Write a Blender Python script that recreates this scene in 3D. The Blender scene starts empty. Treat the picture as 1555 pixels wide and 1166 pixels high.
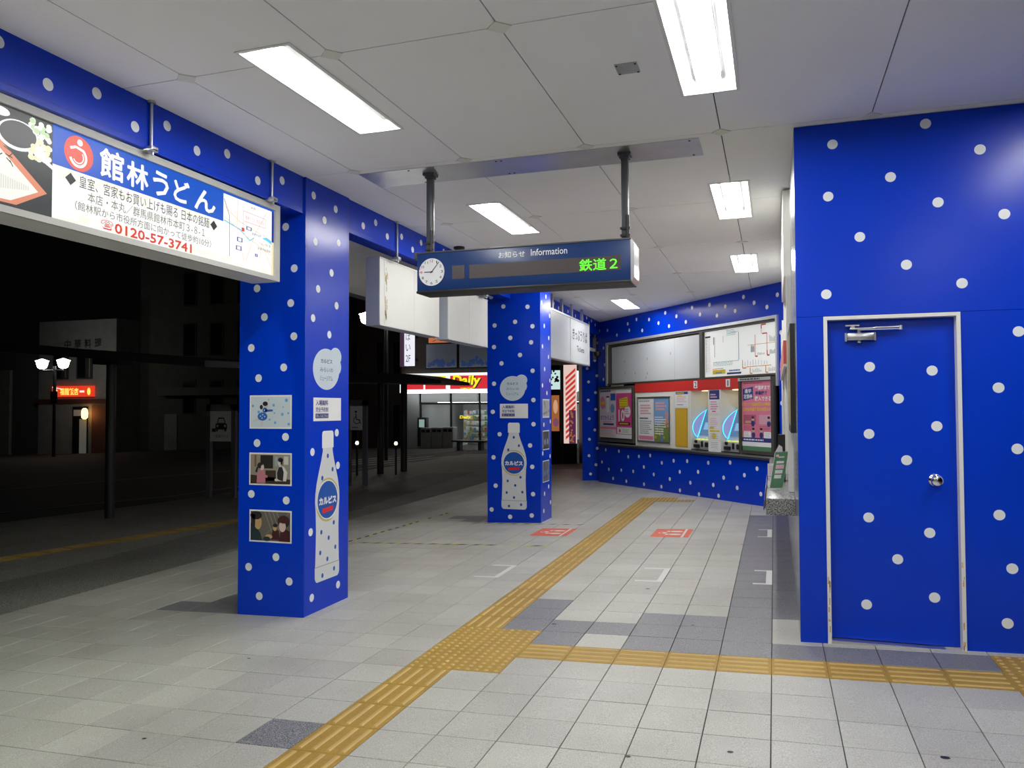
import bpy, bmesh, math, random
from mathutils import Vector, Matrix
random.seed(7)
R = math.radians
SC = bpy.context.scene
COL = SC.collection

# ------------------------------------------------------------------ camera, world, exposure
EYE = 1.506
F_PX = 1199.7
def camera():
    yaw, pitch, roll = R(18.356), R(1.770), R(-0.168)
    fw = Vector((-math.sin(yaw)*math.cos(pitch), math.cos(yaw)*math.cos(pitch), math.sin(pitch)))
    r0 = Vector((math.cos(yaw), math.sin(yaw), 0)); u0 = r0.cross(fw)
    r = r0*math.cos(roll)+u0*math.sin(roll); u = r.cross(fw)
    cd = bpy.data.cameras.new('camera'); co = bpy.data.objects.new('camera', cd); COL.objects.link(co)
    m = Matrix((r, u, -fw)).transposed().to_4x4(); m.translation = (0, 0, EYE)
    co.matrix_world = m
    cd.sensor_fit = 'HORIZONTAL'; cd.sensor_width = 36.0; cd.lens = 36.0*F_PX/1555.0
    cd.clip_start = 0.05; cd.clip_end = 300
    SC.camera = co
    return fw
CAM_F = camera()
w = bpy.data.worlds.new('night'); SC.world = w; w.use_nodes = True
w.node_tree.nodes['Background'].inputs[0].default_value = (0.55, 0.6, 0.75, 1)
w.node_tree.nodes['Background'].inputs[1].default_value = 0.0016
SC.view_settings.view_transform = 'Standard'; SC.view_settings.look = 'None'
SC.view_settings.exposure = 0.0; SC.view_settings.gamma = 1.0
SC.view_settings.use_curve_mapping = False
LAMP = 61.0            # radiance of the fluorescent tubes
SIGN = 0.97            # radiance of the backlit signs

# ------------------------------------------------------------------ materials
MATS = {}
def mat(name, color=(0.8, 0.8, 0.8), rough=0.5, metal=0.0, emit=None, strength=0.0, spec=0.5, alpha=1.0, transmission=0.0,
        speck=None, bump=0.0, stain=0.0):
    if name in MATS: return MATS[name]
    m = bpy.data.materials.new(name); m.use_nodes = True
    nt = m.node_tree; b = nt.nodes['Principled BSDF']
    b.inputs['Base Color'].default_value = (*color, 1); b.inputs['Roughness'].default_value = rough
    b.inputs['Metallic'].default_value = metal; b.inputs['Specular IOR Level'].default_value = spec
    b.inputs['Transmission Weight'].default_value = transmission; b.inputs['Alpha'].default_value = alpha
    if emit is not None:
        b.inputs['Emission Color'].default_value = (*emit, 1); b.inputs['Emission Strength'].default_value = strength
    if speck or stain:
        geo = nt.nodes.new('ShaderNodeNewGeometry'); last = None
        if speck:
            sc_, amt, dark = speck
            n = nt.nodes.new('ShaderNodeTexNoise'); n.inputs['Scale'].default_value = sc_; n.inputs['Detail'].default_value = 2
            nt.links.new(geo.outputs['Position'], n.inputs['Vector'])
            cr = nt.nodes.new('ShaderNodeValToRGB'); cr.color_ramp.elements[0].position = 0.5-amt; cr.color_ramp.elements[1].position = 0.5+amt
            cr.color_ramp.elements[0].color = (*[c*dark for c in color], 1); cr.color_ramp.elements[1].color = (*[min(1, c*(2-dark)) for c in color], 1)
            nt.links.new(n.outputs['Fac'], cr.inputs['Fac']); last = cr.outputs['Color']
            if bump:
                bp = nt.nodes.new('ShaderNodeBump'); bp.inputs['Strength'].default_value = bump; bp.inputs['Distance'].default_value = 0.002
                nt.links.new(n.outputs['Fac'], bp.inputs['Height']); nt.links.new(bp.outputs['Normal'], b.inputs['Normal'])
        if stain:
            n2 = nt.nodes.new('ShaderNodeTexNoise'); n2.inputs['Scale'].default_value = 1.3; n2.inputs['Detail'].default_value = 5; n2.inputs['Roughness'].default_value = 0.6
            nt.links.new(geo.outputs['Position'], n2.inputs['Vector'])
            c2 = nt.nodes.new('ShaderNodeValToRGB'); c2.color_ramp.elements[0].position = 0.3; c2.color_ramp.elements[1].position = 0.62
            d = 1-stain; c2.color_ramp.elements[0].color = (d, d*0.99, d*0.97, 1); c2.color_ramp.elements[1].color = (1, 1, 1, 1)
            nt.links.new(n2.outputs['Fac'], c2.inputs['Fac'])
            mx = nt.nodes.new('ShaderNodeMix'); mx.data_type = 'RGBA'; mx.blend_type = 'MULTIPLY'; mx.inputs[0].default_value = 1
            if last is None:
                mx.inputs[6].default_value = (*color, 1)
            else: nt.links.new(last, mx.inputs[6])
            nt.links.new(c2.outputs['Color'], mx.inputs[7]); last = mx.outputs[2]
        nt.links.new(last, b.inputs['Base Color'])
    MATS[name] = m
    return m
def lit(name, c, s=1.0):      # a printed colour on a backlit face
    return mat('backlit_'+name, tuple(x*0.06 for x in c), 0.35, spec=0.25, emit=c, strength=s)
BLUE = mat('blue_panel_paint', (0.0002, 0.040, 0.58), 0.26, spec=0.24, stain=0.05)
DOT = mat('white_dot_print', (0.80, 0.83, 0.86), 0.4)
SEAM = mat('panel_seam', (0.002, 0.01, 0.12), 0.6)
WHITE = mat('white_print', (0.85, 0.86, 0.88), 0.4)
PAPER = mat('paper', (0.80, 0.80, 0.82), 0.6)
TILE = [mat('floor_tile_grey', (0.455, 0.45, 0.41), 0.42, speck=(190, 0.18, 0.74), bump=0.15, stain=0.16),
        mat('floor_tile_light', (0.485, 0.48, 0.435), 0.42, speck=(190, 0.18, 0.76), bump=0.15, stain=0.14),
        mat('floor_tile_warm', (0.435, 0.425, 0.39), 0.42, speck=(190, 0.18, 0.74), bump=0.15, stain=0.16)]
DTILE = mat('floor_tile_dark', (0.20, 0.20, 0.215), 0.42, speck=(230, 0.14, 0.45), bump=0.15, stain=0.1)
STILE = mat('floor_tile_salt_pepper', (0.18, 0.18, 0.19), 0.45, speck=(190, 0.06, 0.3), bump=0.15)
TACT = mat('tactile_yellow', (0.38, 0.235, 0.038), 0.5, spec=0.3, speck=(60, 0.3, 0.85), stain=0.2)
TACTD = mat('tactile_yellow_ridge', (0.52, 0.345, 0.10), 0.4, stain=0.2)
GROUT = mat('grout_dark', (0.06, 0.058, 0.05), 0.9)
CEIL = mat('ceiling_board', (0.93, 0.935, 0.935), 0.75, stain=0.03)
CAPM = mat('ceiling_cap_plate', (0.78, 0.78, 0.72), 0.6)
VOID = mat('ceiling_void', (0.05, 0.05, 0.05), 0.9)
STEEL = mat('brushed_steel', (0.62, 0.63, 0.66), 0.28, 0.9)
ALU = mat('aluminium_frame', (0.72, 0.73, 0.72), 0.35, 0.6)
CHROME = mat('chrome', (0.8, 0.8, 0.82), 0.12, 1.0)
GALV = mat('galvanised_plate', (0.50, 0.51, 0.54), 0.35, 0.55, stain=0.3)
ENAMEL = mat('white_enamel', (0.80, 0.80, 0.78), 0.35, stain=0.05)
SIGNWHITE = mat('sign_white_board', (0.66, 0.66, 0.63), 0.45, stain=0.08)
SIGNGREY = mat('sign_end_grey', (0.42, 0.45, 0.52), 0.45)
RUST = mat('rust_streak', (0.60, 0.36, 0.14), 0.8, speck=(25, 0.25, 0.5))
DKGREY = mat('dark_grey_steel', (0.07, 0.075, 0.085), 0.4, 0.2)
BLACK = mat('black', (0.012, 0.012, 0.013), 0.45)
NAVY = mat('sign_navy', (0.008, 0.036, 0.145), 0.32, spec=0.4)
LEDOFF = mat('led_panel_off', (0.055, 0.043, 0.043), 0.5)
CREAM = mat('cream_panel', (0.74, 0.73, 0.66), 0.45)
REDP = mat('red_panel', (0.62, 0.035, 0.03), 0.4)
PINK = mat('pink_print', (0.72, 0.22, 0.36), 0.5)
HOTPINK = mat('hot_pink_print', (0.66, 0.06, 0.26), 0.5)
PALEPINK = mat('pale_pink_print', (0.80, 0.52, 0.60), 0.5)
NAVYP = mat('navy_print', (0.03, 0.04, 0.20), 0.5)
BLUEP = mat('blue_print', (0.02, 0.09, 0.42), 0.5)
SKYP = mat('sky_print', (0.18, 0.36, 0.66), 0.5)
YELP = mat('yellow_print', (0.80, 0.62, 0.02), 0.5)
YELB = mat('yellow_board', (0.66, 0.40, 0.03), 0.5)
INK = mat('ink_black', (0.03, 0.03, 0.035), 0.6)
INKG = mat('ink_grey', (0.32, 0.33, 0.35), 0.6)
REDI = mat('ink_red', (0.62, 0.06, 0.05), 0.5)
ORI = mat('ink_orange', (0.80, 0.33, 0.10), 0.5)
GREENP = mat('green_print', (0.10, 0.25, 0.13), 0.5)
SKIN = mat('skin_print', (0.62, 0.42, 0.26), 0.6)
GRANITE = mat('granite', (0.24, 0.24, 0.24), 0.25, speck=(110, 0.07, 0.35))
ASPHALT = mat('asphalt', (0.06, 0.056, 0.054), 0.8, speck=(40, 0.25, 0.7))
PAVE = mat('pavement_pale_tile', (0.34, 0.33, 0.29), 0.7, speck=(90, 0.15, 0.5), stain=0.2)
ROADW = mat('road_white_line', (0.34, 0.31, 0.29), 0.8)
STICK = mat('floor_sticker_red', (0.68, 0.13, 0.065), 0.5)
STICKW = mat('floor_mark_white', (0.66, 0.66, 0.64), 0.5)
TAPEY = mat('tape_yellow', (0.62, 0.58, 0.05), 0.5)
TUBE = mat('fluorescent_tube', (0.9, 0.9, 0.9), 0.4, emit=(1.0, 1.0, 0.965), strength=LAMP)
REFL = mat('luminaire_reflector', (0.90, 0.91, 0.93), 0.4)
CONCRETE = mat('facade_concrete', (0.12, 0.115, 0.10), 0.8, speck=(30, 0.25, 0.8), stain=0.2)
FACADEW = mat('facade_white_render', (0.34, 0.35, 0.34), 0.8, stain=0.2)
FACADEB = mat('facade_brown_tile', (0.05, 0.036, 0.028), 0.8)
GLASSD = mat('dark_window_glass', (0.01, 0.012, 0.015), 0.1)
GLASS = mat('clear_glass', (0.95, 0.97, 0.97), 0.03, transmission=1.0, spec=0.3)
ACRYL = mat('clear_acrylic', (0.85, 0.92, 0.90), 0.08, alpha=0.25)

# ------------------------------------------------------------------ geometry builder
_text = {}
def text_mesh(s, bold):
    k = (s, bold)
    if k not in _text:
        c = bpy.data.curves.new('t', 'FONT'); c.body = s; c.resolution_u = 2; c.offset = bold
        o = bpy.data.objects.new('t', c); COL.objects.link(o)
        m = bpy.data.meshes.new_from_object(o)
        vs = [v.co.copy() for v in m.vertices]; fs = [tuple(p.vertices) for p in m.polygons]
        bpy.data.objects.remove(o); bpy.data.curves.remove(c); bpy.data.meshes.remove(m)
        _text[k] = (vs, fs)
    return _text[k]
class Fr:       # a flat face in the world: origin, u right, v up, n out towards the viewer
    def __init__(s, o, u, v):
        s.o = Vector(o); s.u = Vector(u).normalized(); s.v = Vector(v).normalized(); s.n = s.u.cross(s.v)
    def __call__(s, u, v, w=0.0): return s.o+s.u*u+s.v*v+s.n*w
FY = lambda y: Fr((0, y, 0), (1, 0, 0), (0, 0, 1))      # faces -Y: u = X, v = Z
FX = lambda x: Fr((x, 0, 0), (0, 1, 0), (0, 0, 1))      # faces +X: u = Y, v = Z
WORLD = Fr((0, 0, 0), (1, 0, 0), (0, 1, 0))
LAY = 0.0007
class G:
    def __init__(s, fr=WORLD): s.v = []; s.f = []; s.mi = []; s.m = []; s.fr = fr
    def idx(s, m):
        if m not in s.m: s.m.append(m)
        return s.m.index(m)
    def raw(s, vs, fs, m):
        b = len(s.v); i = s.idx(m); s.v += [tuple(x) for x in vs]
        for f in fs: s.f.append(tuple(b+k for k in f)); s.mi.append(i)
        return s
    def poly(s, pts, m, w=0.0):
        return s.raw([s.fr(p[0], p[1], w) for p in pts], [tuple(range(len(pts)))], m)
    def rect(s, u0, u1, v0, v1, m, w=0.0): return s.poly([(u0, v0), (u1, v0), (u1, v1), (u0, v1)], m, w)
    def disc(s, u, v, r, m, w=0.0, ry=None, n=20, a0=0.0, rot=0.0):
        ry = ry or r; c, d = math.cos(rot), math.sin(rot); pts = []
        for k in range(n):
            a = 2*math.pi*k/n+a0; x, y = r*math.cos(a), ry*math.sin(a); pts.append((u+x*c-y*d, v+x*d+y*c))
        return s.poly(pts, m, w)
    def ring(s, u, v, r0, r1, m, w=0.0, a0=0.0, a1=360.0, n=28, taper=0.0):
        vs = []; fs = []
        for k in range(n+1):
            t = k/n; a = R(a0+(a1-a0)*t); rr = r0+(r1-r0)*(1-math.sin(math.pi*t))*taper
            vs += [s.fr(u+rr*math.cos(a), v+rr*math.sin(a), w), s.fr(u+r1*math.cos(a), v+r1*math.sin(a), w)]
        for k in range(n): fs.append((2*k, 2*k+1, 2*k+3, 2*k+2))
        return s.raw(vs, fs, m)
    def line(s, pts, width, m, w=0.0):
        for a, b in zip(pts, pts[1:]):
            a = Vector(a); b = Vector(b); d = (b-a)
            if d.length < 1e-6: continue
            d.normalize(); p = Vector((-d.y, d.x))*width/2
            s.poly([a-p, b-p, b+p, a+p], m, w)
        return s
    def text(s, t, u0, u1, v0, v1, m, w=LAY, bold=0.0, skew=0.0):
        vs, fs = text_mesh(t, bold)
        if not vs: return s
        x0 = min(p.x for p in vs); x1 = max(p.x for p in vs); y0 = min(p.y for p in vs); y1 = max(p.y for p in vs)
        sx = (u1-u0)/max(1e-6, x1-x0); sy = (v1-v0)/max(1e-6, y1-y0)
        return s.raw([s.fr(u0+(p.x-x0)*sx+skew*(p.y-y0)*sy, v0+(p.y-y0)*sy, w) for p in vs], fs, m)
    def btext(s, t, u0, u1, v0, v1, m, w=LAY, d=0.004):      # heavy brush lettering: overlaid strokes
        for k, (a, b) in enumerate(((0, 0), (d, 0), (-d, 0), (0, d), (0, -d), (d*0.7, d*0.7), (-d*0.7, -d*0.7), (d*0.7, -d*0.7), (-d*0.7, d*0.7))):
            s.text(t, u0+a+d, u1+a-d, v0+b+d, v1+b-d, m, w+k*0.00003)
        return s
    def scribble(s, u0, u1, v0, v1, n, m, w=LAY, fill=0.55, cols=1):     # rows of illegible small print
        h = (v1-v0)/n
        for k in range(n):
            u = u0; e = u0+(u1-u0)*random.uniform(0.7, 1.0)
            while u < e:
                l = min(e-u, (u1-u0)*random.uniform(0.05, 0.14))
                s.rect(u, u+l*0.8, v0+k*h+h*(1-fill)/2, v0+k*h+h*(1+fill)/2, m, w); u += l
        return s
    def box(s, u0, u1, v0, v1, w0, w1, m, bevel=0.0):
        if bevel:
            bm = bmesh.new(); bmesh.ops.create_cube(bm, size=1)
            for x in bm.verts: x.co = Vector(((u0+u1)/2+x.co.x*(u1-u0), (v0+v1)/2+x.co.y*(v1-v0), (w0+w1)/2+x.co.z*(w1-w0)))
            bmesh.ops.bevel(bm, geom=bm.edges[:], offset=bevel, segments=2, affect='EDGES', profile=0.5)
            bm.verts.index_update()
            s.raw([s.fr(*x.co) for x in bm.verts], [tuple(q.index for q in f.verts) for f in bm.faces], m); bm.free(); return s
        p = [s.fr(u, v, w) for w in (w0, w1) for v in (v0, v1) for u in (u0, u1)]
        return s.raw(p, [(0, 2, 3, 1), (4, 5, 7, 6), (0, 1, 5, 4), (2, 6, 7, 3), (0, 4, 6, 2), (1, 3, 7, 5)], m)
    def prism(s, pts, w0, w1, m, side=None):
        n = len(pts); vs = [s.fr(p[0], p[1], w0) for p in pts]+[s.fr(p[0], p[1], w1) for p in pts]
        s.raw(vs, [tuple(range(n))[::-1], tuple(range(n, 2*n))], m)
        return s.raw(vs, [(k, (k+1) % n, n+(k+1) % n, n+k) for k in range(n)], side or m)
    def cyl(s, p0, p1, r, m, r1=None, n=14, caps=True):
        p0 = Vector(p0); p1 = Vector(p1); d = (p1-p0).normalized(); r1 = r if r1 is None else r1
        a = d.orthogonal().normalized(); b = d.cross(a); vs = []
        for p, q in ((p0, r), (p1, r1)):
            for k in range(n): t = 2*math.pi*k/n; vs.append(p+a*q*math.cos(t)+b*q*math.sin(t))
        fs = [(k, (k+1) % n, n+(k+1) % n, n+k) for k in range(n)]
        if caps: fs += [tuple(range(n))[::-1], tuple(range(n, 2*n))]
        return s.raw(vs, fs, m)
    def lathe(s, c, prof, m, axis=(0, 0, 1), n=20):
        c = Vector(c); d = Vector(axis).normalized(); a = d.orthogonal().normalized(); b = d.cross(a); vs = []; fs = []
        for r, h in prof:
            for k in range(n): t = 2*math.pi*k/n; vs.append(c+d*h+a*r*math.cos(t)+b*r*math.sin(t))
        for j in range(len(prof)-1):
            for k in range(n): fs.append((j*n+k, j*n+(k+1) % n, (j+1)*n+(k+1) % n, (j+1)*n+k))
        fs += [tuple(range(n))[::-1], tuple(range((len(prof)-1)*n, len(prof)*n))]
        return s.raw(vs, fs, m)
    def mesh(s, name, off=(0, 0, 0), smooth=True):
        me = bpy.data.meshes.new(name); o = Vector(off)
        me.from_pydata([tuple(Vector(v)-o) for v in s.v], [], s.f)
        for m in s.m: me.materials.append(m)
        me.polygons.foreach_set('material_index', s.mi)
        if smooth:
            me.polygons.foreach_set('use_smooth', [True]*len(s.f)); me.set_sharp_from_angle(angle=R(32))
        me.update(); return me
    def part(s, name, parent, label=None, loc=None):
        off = origin(parent); o = bpy.data.objects.new(name, s.mesh(name, off)); COL.objects.link(o); o.parent = parent
        if label: o['label'] = label
        return o
    def top(s, name, label, cat, base, group=None, kind=None):
        o = bpy.data.objects.new(name, s.mesh(name, base)); COL.objects.link(o); o.location = base
        tag(o, label, cat, group, kind); return o
    def struct(s, name, base=(0, 0, 0)):
        o = bpy.data.objects.new(name, s.mesh(name, base)); COL.objects.link(o); o.location = base; o['kind'] = 'structure'; return o
def origin(o):
    p = Vector((0, 0, 0))
    while o is not None: p = p+Vector(o.location); o = o.parent
    return p
def tag(o, label=None, cat=None, group=None, kind=None):
    if label: o['label'] = label
    if cat: o['category'] = cat
    if group: o['group'] = group
    if kind: o['kind'] = kind
def thing(name, label, cat, loc, group=None):
    o = bpy.data.objects.new(name, None); COL.objects.link(o); o.location = loc; o.empty_display_size = 0.1
    tag(o, label, cat, group); return o
def copy_tree(o, parent=None, loc=None):
    c = o.copy(); COL.objects.link(c)
    if parent is not None: c.parent = parent
    if loc is not None: c.location = loc
    for ch in list(o.children): copy_tree(ch, c)
    return c
fz = lambda x, y: 0.0325*x+0.005*y        # the forecourt falls away to the street
H = 3.306                                  # ceiling height

# ------------------------------------------------------------------ floor
g = G(); x0, x1, y0, y1 = -6.04, 4.1, -7.0, 20.0
g.raw([(x, y, fz(x, y)-dz) for dz in (0.008, 0.25) for x, y in ((x0, y0), (x1, y0), (x1, y1), (x0, y1))],
      [(0, 1, 2, 3), (7, 6, 5, 4), (0, 4, 5, 1), (1, 5, 6, 2), (2, 6, 7, 3), (3, 7, 4, 0)], GROUT)
FLOOR = g.struct('floor')
TX, TY, TP = -0.933, 4.669, 0.30
def tile_geo(cx, cy, m, dz=0.0, s=0.2955, ch=0.0015):
    z = lambda x, y: 0.0325*x+0.005*y
    h = s/2; vs = []
    for e, d in ((h, -0.008), (h, -ch+dz), (h-ch, dz)):
        vs += [(sx*e, sy*e, z(sx*e, sy*e)+d) for sx, sy in ((-1, -1), (1, -1), (1, 1), (-1, 1))]
    fs = [(8, 9, 10, 11)]
    for b in (0, 4): fs += [(b+k, b+(k+1) % 4, b+4+(k+1) % 4, b+4+k) for k in range(4)]
    g = G(); base = fz(cx, cy); g.raw([(x+cx, y+cy, zz+base) for x, y, zz in vs], fs, m); return g
zl = lambda x, y: 0.0325*x+0.005*y
def tact_lines(alongy):
    g = tile_geo(0, 0, TACT, s=0.299)
    for k in range(4):
        c = -0.1125+0.075*k; pts = []
        for e, hw, d in ((0.135, 0.013, 0.0), (0.128, 0.0062, 0.0045)):
            pts += [(a*hw+c, b*e, d) for a, b in ((-1, -1), (1, -1), (1, 1), (-1, 1))]
        if not alongy: pts = [(q, p, d) for p, q, d in pts]
        g.raw([(p, q, d+zl(p, q)) for p, q, d in pts], [(4, 5, 6, 7)]+[(j, (j+1) % 4, 4+(j+1) % 4, 4+j) for j in range(4)], TACTD)
    return g.mesh('tactile_tile')
def tact_dots():
    g = tile_geo(0, 0, TACT, s=0.299)
    for i in range(5):
        for j in range(5):
            u, v = -0.12+0.06*i, -0.12+0.06*j; z = zl(u, v)
            ring = lambda r, d: [(u+r*math.cos(a*math.pi/4), v+r*math.sin(a*math.pi/4), z+d) for a in range(8)]
            g.raw(ring(0.0155, 0)+ring(0.010, 0.005), [tuple(range(8, 16))]+[(k, (k+1) % 8, 8+(k+1) % 8, 8+k) for k in range(8)], TACTD)
    return g.mesh('tactile_tile')
TM = {'y': tact_lines(True), 'x': tact_lines(False), 'd': tact_dots()}
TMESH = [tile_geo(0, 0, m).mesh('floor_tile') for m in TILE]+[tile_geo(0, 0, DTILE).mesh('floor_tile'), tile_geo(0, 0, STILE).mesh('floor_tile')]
dark = {(-3, 4), (-3, 3), (-3, 2), (-2, 2), (-2, 1), (-1, 2), (0, 3), (1, 3), (0, 2), (1, 2), (0, 1), (1, 1), (2, 3), (2, 2), (2, 1), (3, 1), (4, 1), (5, 1), (6, 1),
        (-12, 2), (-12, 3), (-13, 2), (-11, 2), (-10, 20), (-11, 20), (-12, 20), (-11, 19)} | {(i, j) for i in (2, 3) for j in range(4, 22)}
tact = {(-4, j): 'y' for j in range(2, 28)}
tact.update({(-4, j): 'y' for j in range(-9, -1)})
tact.update({(i, j): 'd' for i in (-4, -3) for j in (-1, 0, 1)})
tact.update({(i, 0): 'x' for i in range(-2, 7)})
tact.update({(i, j): 'd' for i in (7, 8) for j in (0, 1)}); tact.update({(i, -1): 'd' for i in (7, 8)})
tact.update({(i, 28): 'd' for i in (-4, -3)}); tact.update({(-3, 27): 'd', (-2, 27): 'd'})
cells = []
for i in range(-17, 10):
    for j in range(-39, 51):
        cx, cy = TX+TP*(i+0.5), TY+TP*(j+0.5)
        if cy > 5.45 and cx > 0.25: continue                   # under the booth
        if cx > -3.4 and (cx+3.42)*0.773+(cy-16.2)*0.634 > 0.3: continue    # behind the ticket wall
        if any(a < cx < b and c < cy < d for a, b, c, d in ((-3.85, -3.6, 5.45, 5.75), (-3.6, -3.2, 10.5, 10.7))): continue
        d = Vector((cx, cy, fz(cx, cy)-EYE)); L = d.length
        vis = d.normalized().dot(CAM_F) > 0.74
        cells.append((i, j, cx, cy, (-d.z/L)/(L*L) if vis else 0))
cells.sort(key=lambda c: -c[4])
nt_ = 0; rest = G()
for i, j, cx, cy, a in cells:
    k = tact.get((i, j))
    if k:
        o = bpy.data.objects.new('tactile_tile', TM[k]); COL.objects.link(o); o.parent = FLOOR; o.location = (cx, cy, fz(cx, cy)); continue
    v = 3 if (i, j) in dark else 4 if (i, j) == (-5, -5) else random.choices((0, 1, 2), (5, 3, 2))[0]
    if (i, j) in ((-1, 1), (-1, 3), (-2, 3)): v = 1
    dz = random.uniform(-0.0006, 0.0006)
    if nt_ < 298:
        o = bpy.data.objects.new('floor_tile', TMESH[v]); COL.objects.link(o); o.parent = FLOOR; o.location = (cx, cy, fz(cx, cy)+dz); nt_ += 1
    else:
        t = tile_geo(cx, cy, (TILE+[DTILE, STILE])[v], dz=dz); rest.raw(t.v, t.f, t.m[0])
o = rest.part('floor_tiles', FLOOR); o['kind'] = 'stuff'

# ------------------------------------------------------------------ ceiling
LIGHTS = [(-2.40, 3.92), (-2.40, 7.08), (-0.325, 3.96), (-0.325, 7.10), (-0.325, 10.24), (-2.42, 13.58), (-2.40, 10.24), (1.76, 3.92), (1.76, 0.75), (-0.325, 0.75), (-2.40, 0.75), (1.76, -2.4), (-0.325, -2.4)]
holes = [(x-0.15, x+0.15, y-0.62, y+0.62) for x, y in LIGHTS]
pill = [(-4.03, -3.43, 5.27, 5.93), (-3.79, -3.02, 10.33, 10.87)]
g = G(); g.box(-3.46, 4.1, -7.0, 17.3, H+0.11, H+0.2, VOID); CEILING = g.struct('ceiling')
xs = [-3.45, -3.01]+[-3.01+0.9*k for k in range(1, 8)]+[4.1]; ys = [3.47+1.8*k for k in range(-5, 8)]+[17.2]
def panel(a, b, c, d):
    gap = 0.0035; a += gap; b -= gap; c += gap; d -= gap
    us = sorted({a, b}|{q for h in holes+pill for q in h[:2] if a < q < b and not (h[3] < c or h[2] > d)})
    vs = sorted({c, d}|{q for h in holes+pill for q in h[2:] if c < q < d and not (h[1] < a or h[0] > b)})
    keep = {}
    for i in range(len(us)-1):
        for j in range(len(vs)-1):
            mx, my = (us[i]+us[i+1])/2, (vs[j]+vs[j+1])/2
            keep[i, j] = not any(h[0] < mx < h[1] and h[2] < my < h[3] for h in holes+pill)
    g = G()
    for (i, j), k in keep.items():
        if not k: continue
        p = [(us[i], vs[j]), (us[i+1], vs[j]), (us[i+1], vs[j+1]), (us[i], vs[j+1])]
        g.raw([(x, y, H) for x, y in p], [(3, 2, 1, 0)], CEIL)
        for (di, dj), (s, e) in (((0, -1), (0, 1)), ((1, 0), (1, 2)), ((0, 1), (2, 3)), ((-1, 0), (3, 0))):
            if not keep.get((i+di, j+dj)):
                g.raw([(*p[s], H), (*p[e], H), (*p[e], H+0.012), (*p[s], H+0.012)], [(0, 1, 2, 3)], CEIL)
    if g.f: g.part('ceiling_panel', CEILING)
for a, b in zip(xs, xs[1:]):
    for c, d in zip(ys, ys[1:]): panel(a, b, c, d)
cap = G(); cap.box(-0.044, 0.044, -0.044, 0.044, -0.006, -0.0005, CAPM)
capm = cap.mesh('ceiling_cap')
for x in xs[1:-1]:
    for y in ys[1:-1]:
        if any(h[0]-0.06 < x < h[1]+0.06 and h[2]-0.06 < y < h[3]+0.06 for h in holes+pill): continue
        o = bpy.data.objects.new('ceiling_cap', capm); COL.objects.link(o); o.parent = CEILING; o.location = (x, y, H); o.rotation_euler = (0, 0, math.pi/4)
# metal cover plate on the ceiling where the information sign hangs
g = G(); g.box(-3.0, -0.455, 5.335, 5.715, H-0.004, H-0.0012, mat('cover_plate_steel', (0.66, 0.66, 0.68), 0.3, 0.85, stain=0.3))
for x in (-2.6, -1.9, -1.86, -0.52):
    for y in (5.37, 5.68): g.cyl((x, y, H-0.004), (x, y, H-0.007), 0.008, BLACK, n=8)
g.part('cover_plate', CEILING, 'galvanised cover plate with dark screws')

# ceiling lights
def make_light(x, y, label):
    t = thing('ceiling_light', label, 'ceiling light', (x, y, H), 'recessed fluorescent lights in the station ceiling')
    g = G(); X, Y, D = 0.149, 0.619, 0.075
    a = [(-X, -Y), (X, -Y), (X, Y), (-X, Y)]; b = [(-0.075, -0.53), (0.075, -0.53), (0.075, 0.53), (-0.075, 0.53)]
    P = lambda l, z: [(x+u, y+v, H+z) for u, v in l]
    g.raw(P(a, 0)+P(b, D), [(4+k, 4+(k+1) % 4, (k+1) % 4, k) for k in range(4)]+[(7, 6, 5, 4)], REFL); g.part('reflector', t)
    g = G(); fo = [(-X-0.014, -Y-0.014), (X+0.014, -Y-0.014), (X+0.014, Y+0.014), (-X-0.014, Y+0.014)]
    fi = [(-X+0.004, -Y+0.004), (X-0.004, -Y+0.004), (X-0.004, Y-0.004), (-X+0.004, Y-0.004)]
    g.raw(P(fo, -0.001)+P(fo, -0.006)+P(fi, -0.006)+P(fi, 0.004), [(j*4+k, j*4+(k+1) % 4, j*4+4+(k+1) % 4, j*4+4+k) for j in range(3) for k in range(4)], ENAMEL); g.part('frame', t)
    g = G(); hb = lambda hx, hy, z: [(x-hx, y-hy, H+z), (x+hx, y-hy, H+z), (x+hx, y+hy, H+z), (x-hx, y+hy, H+z)]
    g.raw(hb(0.066, 0.55, 0.074)+hb(0.066, 0.55, 0.030), [(k, (k+1) % 4, 4+(k+1) % 4, 4+k) for k in range(4)], ENAMEL); g.part('lamp_housing', t)
    g = G(); g.raw(hb(0.066, 0.55, 0.030)+hb(0.050, 0.533, 0.008), [(k, (k+1) % 4, 4+(k+1) % 4, 4+k) for k in range(4)]+[(4, 7, 6, 5)], TUBE); g.part('lamp', t)
    return t
LL = ['recessed ceiling light beside the lit noodle restaurant sign', 'recessed ceiling light just behind and above the hanging information sign',
      'large recessed ceiling light cut by the top edge of the photo', 'recessed ceiling light beside the corner of the door wall',
      'recessed ceiling light in front of the ticket machine wall, right of the sign', 'smallest recessed ceiling light, seen just below the information sign',
      'recessed ceiling light hidden by the hanging information sign', 'recessed ceiling light beside the door wall, outside the frame', 'unseen recessed ceiling light behind the viewer on the door side',
      'unseen recessed ceiling light behind the viewer in the middle row', 'unseen recessed ceiling light behind the viewer on the street side', 'rearmost added ceiling light on the door side, behind the viewer', 'rearmost added ceiling light of the middle row, behind the viewer']  # lights behind the viewer are unseen; the rearmost row is added for brightness
L0 = make_light(*LIGHTS[0], LL[0])
for (x, y), l in list(zip(LIGHTS, LL))[1:]:
    c = copy_tree(L0, None, (x, y, H)); c['label'] = l
g = G(); g.box(-0.775, -0.657, 4.05, 4.175, H-0.006, H-0.0005, GALV)
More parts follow.
